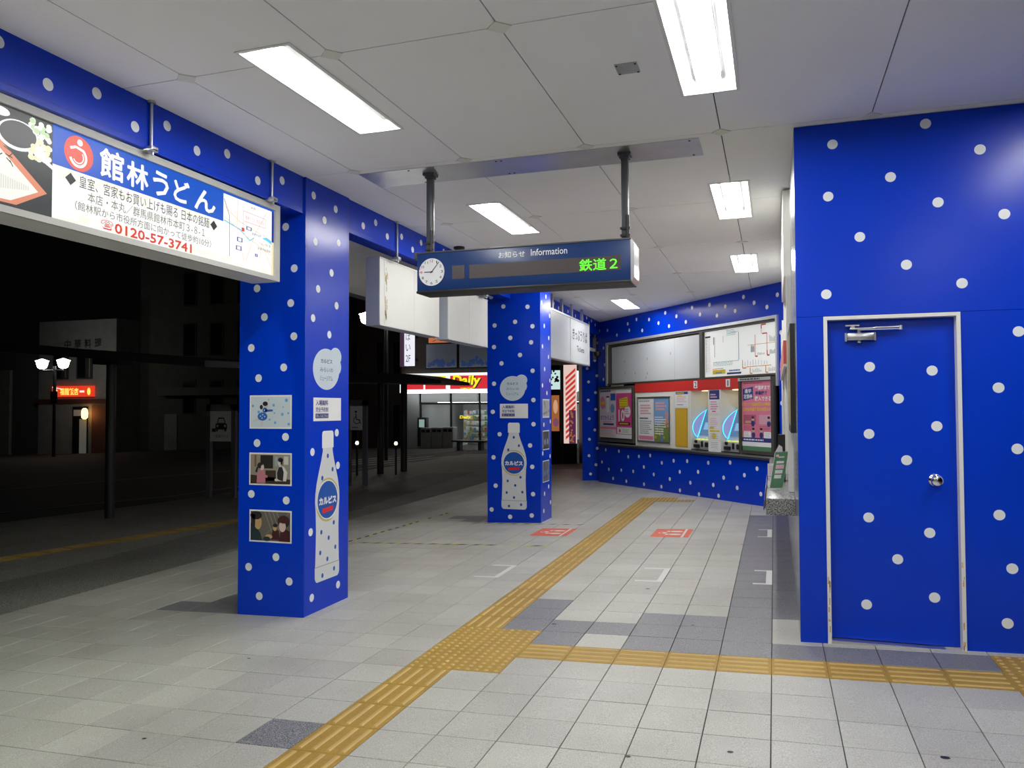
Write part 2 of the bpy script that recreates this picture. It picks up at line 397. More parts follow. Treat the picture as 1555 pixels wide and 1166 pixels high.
for x in (-0.765, -0.667):
    for y in (4.06, 4.165): g.cyl((x, y, H-0.006), (x, y, H-0.009), 0.006, BLACK, n=8)
g.top('ceiling_plate', 'small grey metal plate with four screws on the ceiling', 'cover plate', (-0.716, 4.11, H))
g = G(); g.lathe((-3.314, 8.13, H), [(0.06, 0), (0.062, -0.02), (0.045, -0.03), (0.04, -0.05), (0.028, -0.075), (0.008, -0.085)], BLACK)
g.top('security_camera', 'small black dome camera on the ceiling above the blue beam', 'camera', (-3.314, 8.13, H))

# ------------------------------------------------------------------ blue polka-dot structure
def dots(g, pts, r=0.031):
    for u, v in pts: g.disc(u, v, r, DOT, LAY)
# wall with the door (faces -Y)
WY = 5.34; f = FY(WY)
g = G(); g.box(0.145, 0.30, WY+0.012, WY+0.2, -0.1, H+0.1, SEAM); g.box(1.066, 4.1, WY+0.012, WY+0.2, -0.1, H+0.1, SEAM); g.box(0.30, 1.066, WY+0.012, WY+0.2, 2.08, H+0.1, SEAM)
WR = g.struct('wall_right')
WD = [(0.37, 3.17), (0.9, 3.24), (1.19, 3.05), (0.7, 2.93), (0.34, 2.84), (0.96, 2.75), (1.31, 2.65), (0.52, 2.57), (0.78, 2.38), (1.08, 2.25), (0.32, 2.22), (1.37, 1.95), (1.26, 1.62), (1.35, 1.26), (1.25, 0.87), (1.31, 0.56), (1.28, 0.24)]
for k in range(6): WD += [(1.75+0.42*k+0.1*(k % 2), 3.1-0.37*j-0.15*(k % 2)) for j in range(8)]
def wpanel(a, b, c, d):
    g = G(f); g.box(a, b, c, d, -0.012, 0, BLUE); dots(g, [p for p in WD if a+0.03 < p[0] < b-0.03 and c+0.03 < p[1] < d-0.03]); g.part('wall_panel', WR)
wpanel(0.14, 1.75, 2.082, H-0.004); wpanel(1.753, 4.1, 2.082, H-0.004); wpanel(0.14, 0.299, -0.08, 2.0795); wpanel(1.067, 1.75, -0.08, 2.0795); wpanel(1.753, 4.1, -0.08, 2.0795)
# door
D = bpy.data.objects.new('door_1', None); COL.objects.link(D); D.location = (0.68, WY+0.06, 0.05); D['kind'] = 'structure'
g = G(FY(5.40)); g.box(0.322, 1.044, 0.062, 2.056, -0.04, 0, BLUE)
dots(g, [(0.57, 1.76), (0.92, 1.73), (0.73, 1.56), (0.94, 1.39), (0.56, 1.34), (0.77, 1.18), (0.55, 0.82), (0.89, 0.74), (0.71, 0.57), (0.91, 0.35), (0.53, 0.28)])
leaf = g.part('door_leaf', D)
g = G(f)
for a, b, c, d in ((0.300, 0.322, -0.02, 2.078), (1.044, 1.066, -0.02, 2.078), (0.322, 1.044, 2.056, 2.078)): g.box(a, b, c, d, -0.11, 0.010, ENAMEL)
fr_ = g.part('door_frame', D, 'white steel door frame, rusty at the feet')
for a, z in ((0.302, 0.45), (1.046, 0.62)):
    g = G(f)
    for k in range(9):
        zz = 0.05+random.random()*z; hh = random.uniform(0.01, 0.05); uu = a+random.uniform(0, 0.012); g.rect(uu, uu+random.uniform(0.003, 0.008), zz, zz+hh, RUST, 0.0105)
    g.part('rust_stain', fr_)['kind'] = 'stuff'
g = G(); g.box(0.322, 1.044, WY-0.002, WY+0.06, 0.03, 0.058, STEEL); g.part('threshold', D)
g = G(); g.lathe((0.925, 5.40, 1.062), [(0.036, 0), (0.037, 0.006), (0.030, 0.012), (0.014, 0.016), (0.014, 0.032), (0.026, 0.040), (0.034, 0.052), (0.035, 0.062), (0.028, 0.072), (0.012, 0.077)], CHROME, (0, -1, 0), 24)
g.part('door_knob', D, 'round chrome door knob')
CL = bpy.data.objects.new('door_closer', None); COL.objects.link(CL); CL.parent = D; CL.location = (0, 0, 0)
g = G(FY(5.40)); g.box(0.44, 0.595, 1.925, 1.972, 0, 0.045, STEEL, 0.008); g.box(0.428, 0.44, 1.922, 1.975, 0, 0.02, GALV); g.box(0.595, 0.607, 1.925, 1.975, 0, 0.02, GALV)
g.cyl((0.51, 5.378, 1.91), (0.51, 5.378, 1.99), 0.012, GALV); g.part('closer_body', CL)
g = G(FY(5.40)); g.box(0.455, 0.60, 1.992, 2.004, 0.02, 0.045, STEEL, 0.003); g.box(0.60, 0.745, 1.997, 2.008, 0.03, 0.042, STEEL, 0.003); g.box(0.50, 0.745, 1.988, 1.993, 0.034, 0.046, STEEL)
g.cyl((0.745, 5.36, 1.985), (0.745, 5.36, 2.012), 0.009, ALU); g.part('closer_arm', CL)
g = G(FY(5.40)); g.box(0.43, 0.51, 2.014, 2.022, 0, 0.05, STEEL); g.box(0.46, 0.485, 2.004, 2.014, 0.02, 0.045, STEEL); g.part('closer_bracket', CL)

# ticket wall frame: s along the wall, v up, w out towards the hall
TW = Fr((-3.42, 16.2, 0), (0.634, -0.773, 0), (0, 0, 1))
TL = [(0.02, 0.39), (0.19, 0.65), (0.75, 0.65), (1.12, 0.56), (1.53, 0.59), (1.94, 0.63), (0.32, 0.26), (0.84, 0.28), (1.31, 0.29), (1.71, 0.4), (2.06, 0.29), (2.34, 0.52), (2.73, 0.58), (3.15, 0.6), (2.92, 0.4), (3.47, 0.44), (3.76, 0.61), (4.34, 0.65), (2.6, 0.25), (3.24, 0.24), (3.89, 0.26), (4.17, 0.4), (4.51, 0.27), (4.69, 0.48), (4.99, 0.6), (0.5, 0.09), (1.04, 0.08), (1.71, 0.08), (2.32, 0.09), (2.92, 0.08), (3.49, 0.07), (4.03, 0.1), (5.07, 0.23)]
TU = [(4.72, 3.2), (4.97, 3.08), (5.26, 2.98), (5.49, 3.13), (3.84, 3.19), (4.26, 3.11), (4.51, 3.01), (4.04, 2.99), (3.57, 3.06), (3.34, 3.2), (2.86, 3.11), (2.5, 3.21), (3.15, 2.98), (2.27, 3.05), (1.94, 3.15), (2.62, 2.96), (1.69, 2.97), (1.48, 3.2), (1.2, 3.02), (1.14, 3.15), (0.7, 2.97), (0.3, 3.1), (5.555, 2.58), (5.56, 2.06), (5.555, 1.57), (0.12, 2.75), (0.17, 2.4), (0.11, 2.1)]
g = G(TW); g.box(-0.12, 5.60, -0.15, 0.77, -0.6, 0, BLUE); g.box(-0.12, 5.60, 2.84, H-0.002, -0.6, 0, BLUE)
g.box(-0.12, 0.255, 0.77, 2.84, -0.6, 0, BLUE); g.box(5.505, 5.60, 0.77, 2.84, -0.6, 0, BLUE); g.box(0.255, 5.505, 0.77, 2.84, -0.7, -0.6, VOID); g.box(0.255, 5.505, 1.80, 1.96, -0.6, -0.36, VOID)
dots(g, TL+TU, 0.034); WB = g.struct('wall_back')
# pillars
BOT = [(0.42, 0), (0.47, 0.01), (0.5, 0.03), (0.5, 0.095), (0.485, 0.11), (0.47, 0.22), (0.46, 0.34), (0.475, 0.46), (0.5, 0.53), (0.49, 0.585), (0.44, 0.655), (0.36, 0.725), (0.265, 0.80), (0.205, 0.86), (0.20, 0.885)]
CAPP = [(0.235, 0.885), (0.235, 0.975), (0.225, 0.99), (0.18, 1.0)]
BD = [(0.0, 0.83), (0.2, 0.735), (-0.22, 0.685), (0.26, 0.37), (-0.25, 0.325), (0.05, 0.275), (-0.29, 0.19), (0.33, 0.20), (0.0, 0.135), (-0.2, 0.035), (0.28, 0.055)]
PALE = mat('bottle_print_white', (0.70, 0.73, 0.76), 0.35); GOLD = mat('gold_print', (0.55, 0.47, 0.18), 0.5); PBLUE = mat('label_blue_print', (0.01, 0.09, 0.42), 0.4)
BUBB = mat('bubble_print', (0.60, 0.70, 0.80), 0.45)
def bottle(fr, uc, v0, wd, h, parent):
    g = G(fr); o = [(uc+x*wd, v0+y*h) for x, y in BOT]+[(uc-x*wd, v0+y*h) for x, y in BOT[::-1]]; g.poly(o, PALE, LAY)
    o = [(uc+x*wd, v0+y*h) for x, y in CAPP]+[(uc-x*wd, v0+y*h) for x, y in CAPP[::-1]]; g.poly(o, WHITE, 2*LAY)
    g.rect(uc-0.49*wd, uc+0.49*wd, v0+0.098*h, v0+0.103*h, INKG, 2*LAY)
    for x, y in BD: g.disc(uc+x*wd, v0+y*h, 0.016, PBLUE, 2*LAY, 0.019)
    vc = v0+0.535*h; r = 0.41*wd; g.ring(uc, vc, r*1.02, r*1.17, GOLD, 2*LAY, 10, 130, taper=0.9); g.ring(uc, vc, r*1.02, r*1.17, GOLD, 2*LAY, 190, 300, taper=0.9)
    g.disc(uc, vc, r*1.06, WHITE, 3*LAY, n=32); g.disc(uc, vc, r, PBLUE, 4*LAY, n=32)
    g.btext('カルピス', uc-r*0.86, uc+r*0.86, vc-0.03*h, vc+0.022*h, WHITE, 5*LAY)
    g.poly([(uc-r*0.55, vc-0.088*h), (uc+r*0.55, vc-0.076*h), (uc+r*0.55, vc-0.045*h), (uc-r*0.55, vc-0.057*h)], mat('label_red_print', (0.72, 0.02, 0.03), 0.4), 5*LAY)
    g.part('bottle_print', parent)
def bubble(fr, uc, vc, rx, ry, parent):
    g = G(fr); g.disc(uc-0.1*rx, vc-0.05*ry, rx*0.92, BUBB, LAY, ry*0.95, 36); g.disc(uc+rx*0.55, vc+ry*0.58, rx*0.42, BUBB, 1.5*LAY, ry*0.42, 28); g.disc(uc+rx*0.6, vc+0.1*ry, rx*0.35, BUBB, 2.2*LAY, ry*0.4, 24)
    g.text('カルピス', uc-rx*0.5, uc+rx*0.3, vc+ry*0.22, vc+ry*0.42, NAVYP, 3*LAY, 0.02)
    g.text('みらいの', uc-rx*0.55, uc+rx*0.35, vc-ry*0.18, vc+ry*0.02, NAVYP, 3*LAY); g.text('ミュージアム', uc-rx*0.55, uc+rx*0.33, vc-ry*0.58, vc-ry*0.36, NAVYP, 3*LAY)
    g.part('bubble_print', parent)
def card(fr, u0, u1, v0, v1, parent):
    g = G(fr); g.rect(u0, u1, v0, v1, WHITE, LAY); du, dv = u1-u0, v1-v0
    g.text('入場無料', u0+0.08*du, u0+0.52*du, v0+0.66*dv, v0+0.9*dv, NAVYP, 2*LAY, 0.02); g.text('完全予約制', u0+0.08*du, u0+0.52*du, v0+0.38*dv, v0+0.6*dv, NAVYP, 2*LAY, 0.015)
    g.rect(u0+0.07*du, u0+0.53*du, v0+0.12*dv, v0+0.32*dv, NAVYP, 2*LAY); g.text('詳しくはこちら', u0+0.1*du, u0+0.5*du, v0+0.15*dv, v0+0.29*dv, WHITE, 3*LAY)
    g.part('notice_card', parent)
def c_(n, c): return mat('picture_'+n, c, 0.5)
def picture(fr, u0, u1, v0, v1, draw, parent, border=0.012):
    g = G(fr); g.rect(u0, u1, v0, v1, WHITE, LAY); a, b, c, d = u0+border, u1-border, v0+border, v1-border
    P = lambda x, y: (a+(b-a)*x, c+(d-c)*y)
    def poly(m, *pts, k=3): g.poly([P(*p) for p in pts], m, k*LAY)
    def disc(m, x, y, r, ry=None, k=3): g.disc(*P(x, y), r*(b-a), m, k*LAY, (ry or r)*(b-a), 18)
    draw(poly, disc); g.part('picture_print', parent)
def pic1(poly, disc):
    poly(c_('pale', (0.62, 0.70, 0.78)), (0, 0), (1, 0), (1, 1), (0, 1), k=2); b1, b2, h = c_('blue', (0.03, 0.14, 0.50)), c_('lightblue', (0.15, 0.42, 0.72)), c_('hair', (0.02, 0.02, 0.025))
    for x, y, r in ((0.9, 0.88, 0.04), (0.58, 0.72, 0.03), (0.8, 0.42, 0.035), (0.95, 0.46, 0.025), (0.62, 0.15, 0.03), (0.96, 0.1, 0.03), (0.05, 0.7, 0.03), (0.2, 0.5, 0.03), (0.48, 0.25, 0.025), (0.82, 0.66, 0.018), (0.6, 0.46, 0.018), (0.45, 0.9, 0.015)): disc(b2, x, y, r)
    poly(c_('leg', (0.66, 0.60, 0.58)), (0.28, 0.28), (0.34, 0.26), (0.30, 0.05), (0.25, 0.05)); poly(c_('leg', (0.66, 0.60, 0.58)), (0.2, 0.30), (0.24, 0.25), (0.08, 0.18), (0.06, 0.23))
    disc(b1, 0.3, 0.35, 0.125, 0.09, 4); disc(b1, 0.36, 0.56, 0.06, 0.055, 4); poly(b1, (0.36, 0.58), (0.56, 0.58), (0.56, 0.52), (0.38, 0.5), k=4)
    disc(c_('skin', (0.66, 0.55, 0.50)), 0.40, 0.72, 0.05, 0.055, 4); disc(h, 0.37, 0.77, 0.065, 0.05, 5); disc(h, 0.27, 0.66, 0.04, 0.05, 5)
    for x, y in ((0.25, 0.36), (0.31, 0.41), (0.36, 0.35), (0.29, 0.30), (0.35, 0.56)): disc(WHITE, x, y, 0.014, k=6)
def pic2(poly, disc):
    w, dk, br, h = c_('wall', (0.30, 0.27, 0.21)), c_('dark', (0.015, 0.012, 0.012)), c_('brown', (0.05, 0.03, 0.02)), c_('hair', (0.02, 0.02, 0.025))
    poly(w, (0, 0), (1, 0), (1, 1), (0, 1), k=2); poly(br, (0, 0), (1, 0), (1, 0.16), (0, 0.3)); poly(dk, (0.25, 0.52), (0.57, 0.52), (0.57, 0.97), (0.25, 0.97)); poly(br, (0.38, 0.1), (0.64, 0.1), (0.64, 0.46), (0.38, 0.46))
    poly(c_('frame', (0.2, 0.1, 0.06)), (0.1, 0.58), (0.15, 0.58), (0.15, 0.98), (0.1, 0.98)); poly(c_('poster', (0.30, 0.40, 0.45)), (0.62, 0.6), (0.68, 0.6), (0.68, 0.92), (0.62, 0.92)); poly(c_('paper', (0.6, 0.6, 0.55)), (0.84, 0.66), (0.95, 0.66), (0.95, 0.94), (0.84, 0.94))
    pk, wh = c_('pink', (0.56, 0.20, 0.26)), c_('white', (0.68, 0.67, 0.64)); sk = c_('skin', (0.62, 0.48, 0.38))
    poly(pk, (0.16, 0.02), (0.38, 0.02), (0.38, 0.35), (0.32, 0.46), (0.22, 0.46), (0.17, 0.3), k=4); poly(pk, (0.3, 0.24), (0.43, 0.2), (0.44, 0.28), (0.32, 0.34), k=5); disc(sk, 0.29, 0.57, 0.055, 0.07, 4); disc(h, 0.25, 0.62, 0.075, 0.065, 5); poly(h, (0.12, 0.4), (0.17, 0.38), (0.21, 0.58), (0.16, 0.56), k=5); disc(sk, 0.31, 0.55, 0.04, 0.055, 6)
    poly(wh, (0.66, 0.1), (0.90, 0.1), (0.93, 0.4), (0.84, 0.6), (0.72, 0.6), (0.66, 0.4), k=4); poly(h, (0.68, 0.16), (0.82, 0.1), (0.84, 0.4), (0.80, 0.58), (0.72, 0.58), (0.67, 0.38), k=5); disc(sk, 0.745, 0.72, 0.055, 0.08, 5); disc(h, 0.76, 0.82, 0.065, 0.05, 6); poly(h, (0.76, 0.66), (0.81, 0.66), (0.81, 0.84), (0.77, 0.84), k=6); disc(wh, 0.66, 0.14, 0.05, 0.03, 6)
def pic3(poly, disc):
    bg, h, te, mr = c_('greywall', (0.13, 0.12, 0.10)), c_('hair', (0.02, 0.02, 0.025)), c_('teal', (0.015, 0.035, 0.04)), c_('maroon', (0.055, 0.01, 0.015)); sk = c_('tan', (0.55, 0.34, 0.16)); sp = c_('palerskin', (0.66, 0.50, 0.44))
    poly(bg, (0, 0), (1, 0), (1, 1), (0, 1), k=2)
    ln = c_('lattice', (0.26, 0.25, 0.22))
    for k in range(-4, 6):
        x = k*0.2; poly(ln, (max(0.2, x), 0.25), (max(0.2, x)+0.015, 0.25), (min(1, x+0.75), 1), (min(1, x+0.75)-0.015, 1), k=2.4) if 0.2 < x < 0.6 else None
        poly(ln, (0.25+x*0.5+0.1, 1), (0.27+x*0.5+0.1, 1), (0.55+x*0.5, 0.3), (0.53+x*0.5, 0.3), k=2.5) if 0 <= k < 4 else None
    poly(te, (0, 0), (0.3, 0), (0.25, 0.25), (0.12, 0.5), (0, 0.6), k=3); disc(sk, 0.19, 0.62, 0.095, 0.15, 4); disc(h, 0.14, 0.86, 0.15, 0.09, 5); poly(h, (0.02, 0.5), (0.12, 0.5), (0.12, 0.9), (0.02, 0.9), k=5)
    poly(mr, (0.52, 0.05), (0.74, 0.05), (0.72, 0.38), (0.56, 0.38), k=4); disc(sk, 0.62, 0.46, 0.05, 0.07, 5); disc(h, 0.63, 0.54, 0.06, 0.04, 6)
    poly(mr, (0.72, 0.0), (1, 0.0), (1, 0.35), (0.9, 0.42), (0.76, 0.30), k=5); disc(h, 0.84, 0.68, 0.15, 0.13, 5); disc(sp, 0.81, 0.52, 0.085, 0.12, 6); disc(mr, 0.84, 0.74, 0.15, 0.075, 7); disc(sk, 0.47, 0.15, 0.09, 0.05, 6); disc(te, 0.42, 0.07, 0.09, 0.05, 7)
def gpic(a, b, c):
    def d(poly, disc):
        poly(a, (0, 0), (1, 0), (1, 1), (0, 1), k=2); poly(b, (0, 0.1), (1, 0.3), (1, 0.45), (0, 0.2)); poly(b, (0.1, 0.9), (0.4, 0.4), (0.5, 0.4), (0.3, 0.95)); disc(c, 0.3, 0.4, 0.13, 0.13, 4); disc(c, 0.72, 0.42, 0.13, 0.13, 4)
    return d
def pillar(name, label, x0, x1, y0, y1, fd, rd):
    base = ((x0+x1)/2, (y0+y1)/2, fz((x0+x1)/2, (y0+y1)/2)); t = thing(name, label, 'pillar', base, 'blue polka dot pillars')
    g = G(FY(y0)); g.box(x0, x1, fz(x0, y0)-0.04, H+0.06, -(y1-y0), 0, BLUE); dots(g, fd)
    g.fr = FX(x1); dots(g, rd); g.rect(y0+0.018, y0+0.021, 0, H, SEAM, 0.0004); g.rect(y1-0.022, y1-0.019, 0, H, SEAM, 0.0004)
    g.part('shaft', t); return t
P1F = [(-3.61, 2.93), (-3.53, 2.6), (-3.87, 2.46), (-3.56, 2.33), (-3.8, 2.23), (-3.53, 2.07), (-3.92, 1.99), (-3.62, 1.83), (-3.85, 1.75), (-3.6, 1.29), (-3.86, 1.24), (-3.91, 0.84), (-3.59, 0.8), (-3.68, 0.36), (-3.93, 0.27), (-3.56, 0.18), (-3.83, 0.05)]
P1R = [(5.38, 3.19), (5.71, 3.16), (5.54, 3.03), (5.41, 2.83), (5.76, 2.89), (5.65, 2.62), (5.45, 2.46), (5.73, 2.36), (5.38, 2.22), (5.62, 2.11), (5.74, 1.31), (5.38, 1.17), (5.76, 1.04), (5.36, 0.55), (5.77, 0.06), (5.38, 0.04)]
p = pillar('pillar', 'blue polka dot pillar nearest the viewer with three film pictures and a bottle print', -4.03, -3.43, 5.27, 5.93, P1F, P1R)
ff, fx = FY(5.27), FX(-3.43)
picture(ff, -3.93, -3.545, 1.353, 1.615, pic1, p); picture(ff, -3.93, -3.542, 0.912, 1.165, pic2, p); picture(ff, -3.925, -3.54, 0.47, 0.72, pic3, p)
bubble(fx, 5.60, 1.835, 0.215, 0.175, p); card(fx, 5.39, 5.805, 1.41, 1.596, p); bottle(fx, 5.603, 0.14, 0.365, 1.19, p)
P2F = [(-3.73, 3.06), (-3.55, 2.92), (-3.2, 2.9), (-3.38, 2.7), (-3.68, 2.66), (-3.13, 2.63), (-3.45, 2.48), (-3.15, 2.41), (-3.69, 2.36), (-3.31, 2.24), (-3.58, 2.13), (-3.13, 2.02), (-3.69, 1.85), (-3.12, 1.62), (-3.71, 1.46), (-3.12, 1.29), (-3.61, 1.15), (-3.17, 1.0), (-3.7, 0.83), (-3.14, 0.71), (-3.67, 0.44), (-3.13, 0.34), (-3.73, 0.11), (-3.46, 0.02), (-3.15, 0.05)]
P2R = [(10.62, 3.07), (10.4, 2.96), (10.81, 2.82), (10.53, 2.65), (10.76, 2.5), (10.44, 2.36), (10.74, 2.23), (10.54, 2.05), (10.43, 1.82), (10.81, 1.9), (10.65, 1.72), (10.82, 1.32), (10.49, 1.28), (10.43, 0.89), (10.8, 0.83), (10.72, 0.41), (10.51, 0.33), (10.81, 0.18), (10.47, 0.1)]
p = pillar('pillar', 'blue polka dot pillar in the middle, below the information sign', -3.79, -3.02, 10.33, 10.87, P2F, P2R)
ff, fx = FY(10.33), FX(-3.02)
bubble(ff, -3.40, 1.79, 0.20, 0.18, p); card(ff, -3.605, -3.198, 1.372, 1.57, p); bottle(ff, -3.403, 0.125, 0.365, 1.185, p)
gg = lambda n, c: mat('photo_'+n, c, 0.5)
picture(fx, 10.436, 10.77, 1.377, 1.633, gpic(gg('grey', (0.35, 0.36, 0.36)), gg('slate', (0.12, 0.13, 0.16)), gg('grey', (0.35, 0.36, 0.36))), p)
picture(fx, 10.43, 10.76, 0.93, 1.199, gpic(gg('dark', (0.05, 0.05, 0.06)), gg('dim', (0.09, 0.09, 0.10)), gg('paleblue', (0.25, 0.32, 0.5))), p)
picture(fx, 10.423, 10.752, 0.486, 0.785, gpic(gg('dusk', (0.12, 0.13, 0.16)), gg('dim', (0.09, 0.09, 0.10)), gg('steelblue', (0.15, 0.24, 0.42))), p)
P3F = [(-3.64, 2.53), (-3.81, 2.36), (-3.78, 2.07), (-3.6, 2.2), (-3.63, 1.84), (-3.79, 1.68), (-3.63, 1.48), (-3.77, 1.28), (-3.65, 1.04), (-3.77, 0.84), (-3.6, 0.65), (-3.78, 0.49), (-3.63, 0.3), (-3.75, 0.1), (-3.7, 2.75), (-3.58, 2.9), (-3.82, 3.0)]
pillar('pillar', 'blue polka dot pillar farthest off, beside the ticket machine wall', -3.925, -3.53, 16.62, 17.2, P3F, [])
# beams between the pillars
BMD = [(2.72, 3.24), (2.99, 3.14), (3.29, 3.21), (3.56, 3.12), (3.81, 3.21), (4.07, 3.14), (4.36, 3.21), (4.69, 3.12), (4.98, 3.2), (5.96, 3.21), (6.2, 3.13), (6.43, 3.21), (6.66, 3.13), (6.96, 3.19), (7.21, 3.11), (7.41, 3.22), (7.68, 3.17), (8.0, 3.24), (8.3, 3.13), (8.65, 3.22), (9.0, 3.12), (9.4, 3.21), (9.8, 3.13), (11.3, 3.2), (11.7, 3.13), (12.2, 3.22), (12.61, 3.24), (12.9, 3.2), (13.54, 3.22), (14.09, 3.2), (14.69, 3.21), (15.01, 3.26), (15.21, 3.18), (15.44, 3.25), (15.77, 3.2), (16.2, 3.12), (2.3, 3.13), (1.9, 3.22), (1.5, 3.12)]
for a, b, l in ((-2.1, 5.265, 'blue dotted beam above the lit noodle restaurant sign'), (5.935, 10.325, 'blue dotted beam between the near and middle pillars'), (10.875, 16.615, 'blue dotted beam behind the ticket counter sign')):
    g = G(FX(-3.445)); g.box(a, b, 3.02, H+0.06, -0.16, 0, BLUE); dots(g, [q for q in BMD if a+0.04 < q[0] < b-0.04])
    g.rect(a, b, 3.055, 3.0575, SEAM, 0.0004); g.top('beam', l, 'beam', (-3.525, (a+b)/2, 3.02), 'blue polka dot beams')
# outer canopy beyond the beams
OUTER = mat('outer_canopy_board', (0.86, 0.86, 0.86), 0.6, stain=0.1)
g = G()
for a, b in ((-2.1, 5.26), (5.94, 10.32), (10.88, 16.61), (17.21, 20)): g.box(-4.04, -3.61, a, b, 3.07, 3.3, OUTER)
g.box(-5.40, -4.04, -2.1, 20, 3.07, 3.3, OUTER); g.box(-5.46, -5.40, -2.1, 20, 3.03, 3.34, DKGREY)
g.struct('canopy')
CTUBE = mat('canopy_tube', (0.9, 0.9, 0.9), 0.4, emit=(0.90, 1.0, 0.78), strength=64.0); CTUBE2 = mat('canopy_tube_dim', (0.9, 0.9, 0.9), 0.4, emit=(0.90, 1.0, 0.78), strength=9.0)
for k, (x, y, l) in enumerate(((-3.85, 1.9, 'canopy light hidden behind the lit restaurant sign'), (-3.85, 3.3, 'canopy light behind the restaurant sign, nearer the pillar'), (-4.95, 13.3, 'canopy light behind the ticket counter sign'))):
    th = thing('canopy_light', l, 'ceiling light', (x, y, 3.07), 'fluorescent lights under the outer canopy')
    g = G(); g.box(x-0.11, x+0.11, y-0.63, y+0.63, 3.03, 3.0695, ENAMEL, 0.004); g.part('housing', th)
    g = G(); g.cyl((x, y-0.6, 3.012), (x, y+0.6, 3.012), 0.015, CTUBE2 if k == 2 else CTUBE, n=10); g.part('lamp', th)

# ------------------------------------------------------------------ hanging signs
# lit noodle restaurant sign
SX_ = -3.47; t = thing('hanging_sign', 'long lit restaurant sign with red telephone number and noodle photo', 'sign', (SX_-0.12, 3.2, 2.45))
f = FX(SX_); ya, yb, za, zb = 1.2, 4.995, 2.448, 3.012
g = G(f); g.box(ya, yb, za, zb, -0.24, -0.02, ENAMEL)
for a, b, c, d in ((ya, yb, zb-0.042, zb), (ya, yb, za, za+0.034), (yb-0.055, yb, za+0.034, zb-0.042), (ya, ya+0.055, za+0.034, zb-0.042)): g.box(a, b, c, d, -0.02, 0, mat('sign_frame_grey', (0.50, 0.50, 0.48), 0.5, stain=0.1))
g.part('frame', t)
lw, lb, lbk, lr, lred, lcr, lgr = lit('white', (1, 1, 0.98), SIGN), lit('blue', (0.006, 0.095, 0.58), SIGN), lit('ink', (0.03, 0.03, 0.03), 1), lit('logo_red', (0.80, 0.10, 0.07), SIGN), lit('red', (0.70, 0.05, 0.03), 1), lit('cream', (0.86, 0.80, 0.52), 1), lit('grey', (0.16, 0.15, 0.11), 1)
ldk, ltr, lrice, lgn = lit('lacquer', (0.045, 0.048, 0.052), 1), lit('tray', (0.75, 0.27, 0.16), 1), lit('noodle', (0.92, 0.92, 0.86), SIGN), lit('herb', (0.55, 0.72, 0.42), 1)
g = G(f); W0 = -0.018; Lz = lambda k: W0+k*LAY
u0, u1, v0, v1 = ya+0.055, yb-0.055, za+0.034, zb-0.042
g.rect(u0, u1, v0, v1, lw, W0)
for k in range(60):
    uu = random.uniform(3.1, 4.9); vv = random.choice((random.uniform(v0, v0+0.05), random.uniform(2.7, 2.76))); g.disc(uu, vv, random.uniform(0.02, 0.05), lit('cream_pale', (0.97, 0.95, 0.82), SIGN), Lz(0.4+k*0.004), 0.015, 10)
g.rect(3.06, 4.38, 2.765, v1, lb, Lz(1)); g.rect(4.38, u1, 2.955, v1, lb, Lz(1)); g.rect(4.915, u1, 2.73, 2.955, lit('blue_deep', (0.01, 0.03, 0.33), 1), Lz(1)); g.rect(4.915, u1, v0, 2.73, lcr, Lz(1))
# noodle photo
g.rect(u0, 3.06, v0, v1, ldk, Lz(1))
g.disc(2.42, 2.60, 0.40, lrice, Lz(2.2), 0.16, 30); g.poly([(1.9, v0), (2.86, v0+0.02), (3.03, 2.60), (2.70, 2.85), (2.1, 2.88), (1.75, 2.6)], ltr, Lz(1.5)); g.poly([(1.95, v0), (2.83, v0+0.035), (2.98, 2.595), (2.68, 2.825), (2.1, 2.85), (1.8, 2.6)], lrice, Lz(1.8))
for k in range(26): g.rect(2.62+0.012*k, 2.626+0.012*k, 2.54+0.002*k, 2.66-0.002*k, lit('noodle_shade', (0.72, 0.70, 0.62), 1), Lz(2.4))
for k in range(22):
    uu, vv, aa = random.uniform(2.55, 2.86), random.uniform(2.68, 2.78), random.uniform(0, 3.1); g.line([(uu, vv), (uu+0.04*math.cos(aa), vv+0.03*math.sin(aa))], 0.005, lit('seaweed', (0.05, 0.07, 0.04), 1), Lz(3))
g.disc(2.865, 2.845, 0.115, lw, Lz(2), 0.075, 30, rot=0.1); g.disc(2.865, 2.85, 0.10, lit('soup', (0.07, 0.072, 0.075), 1), Lz(3), 0.064, 30, rot=0.1)
for k in range(70):
    uu = random.uniform(2.93, 3.05); vv = random.uniform(2.75, 2.95); g.disc(min(uu, 3.04), vv, random.uniform(0.012, 0.02), random.choice((lrice, lcr, lcr, lrice, lit('tempura', (0.90, 0.86, 0.66), 1))) if vv < 2.86 else random.choice((lrice, lgn, lrice)), Lz(2.5+k*0.008), 0.014, 10)
g.poly([(2.95, 2.78), (3.06, 2.73), (3.06, 2.75), (2.97, 2.81)], lw, Lz(3.2)); g.disc(2.77, 2.935, 0.05, lw, Lz(2), 0.022, 18)
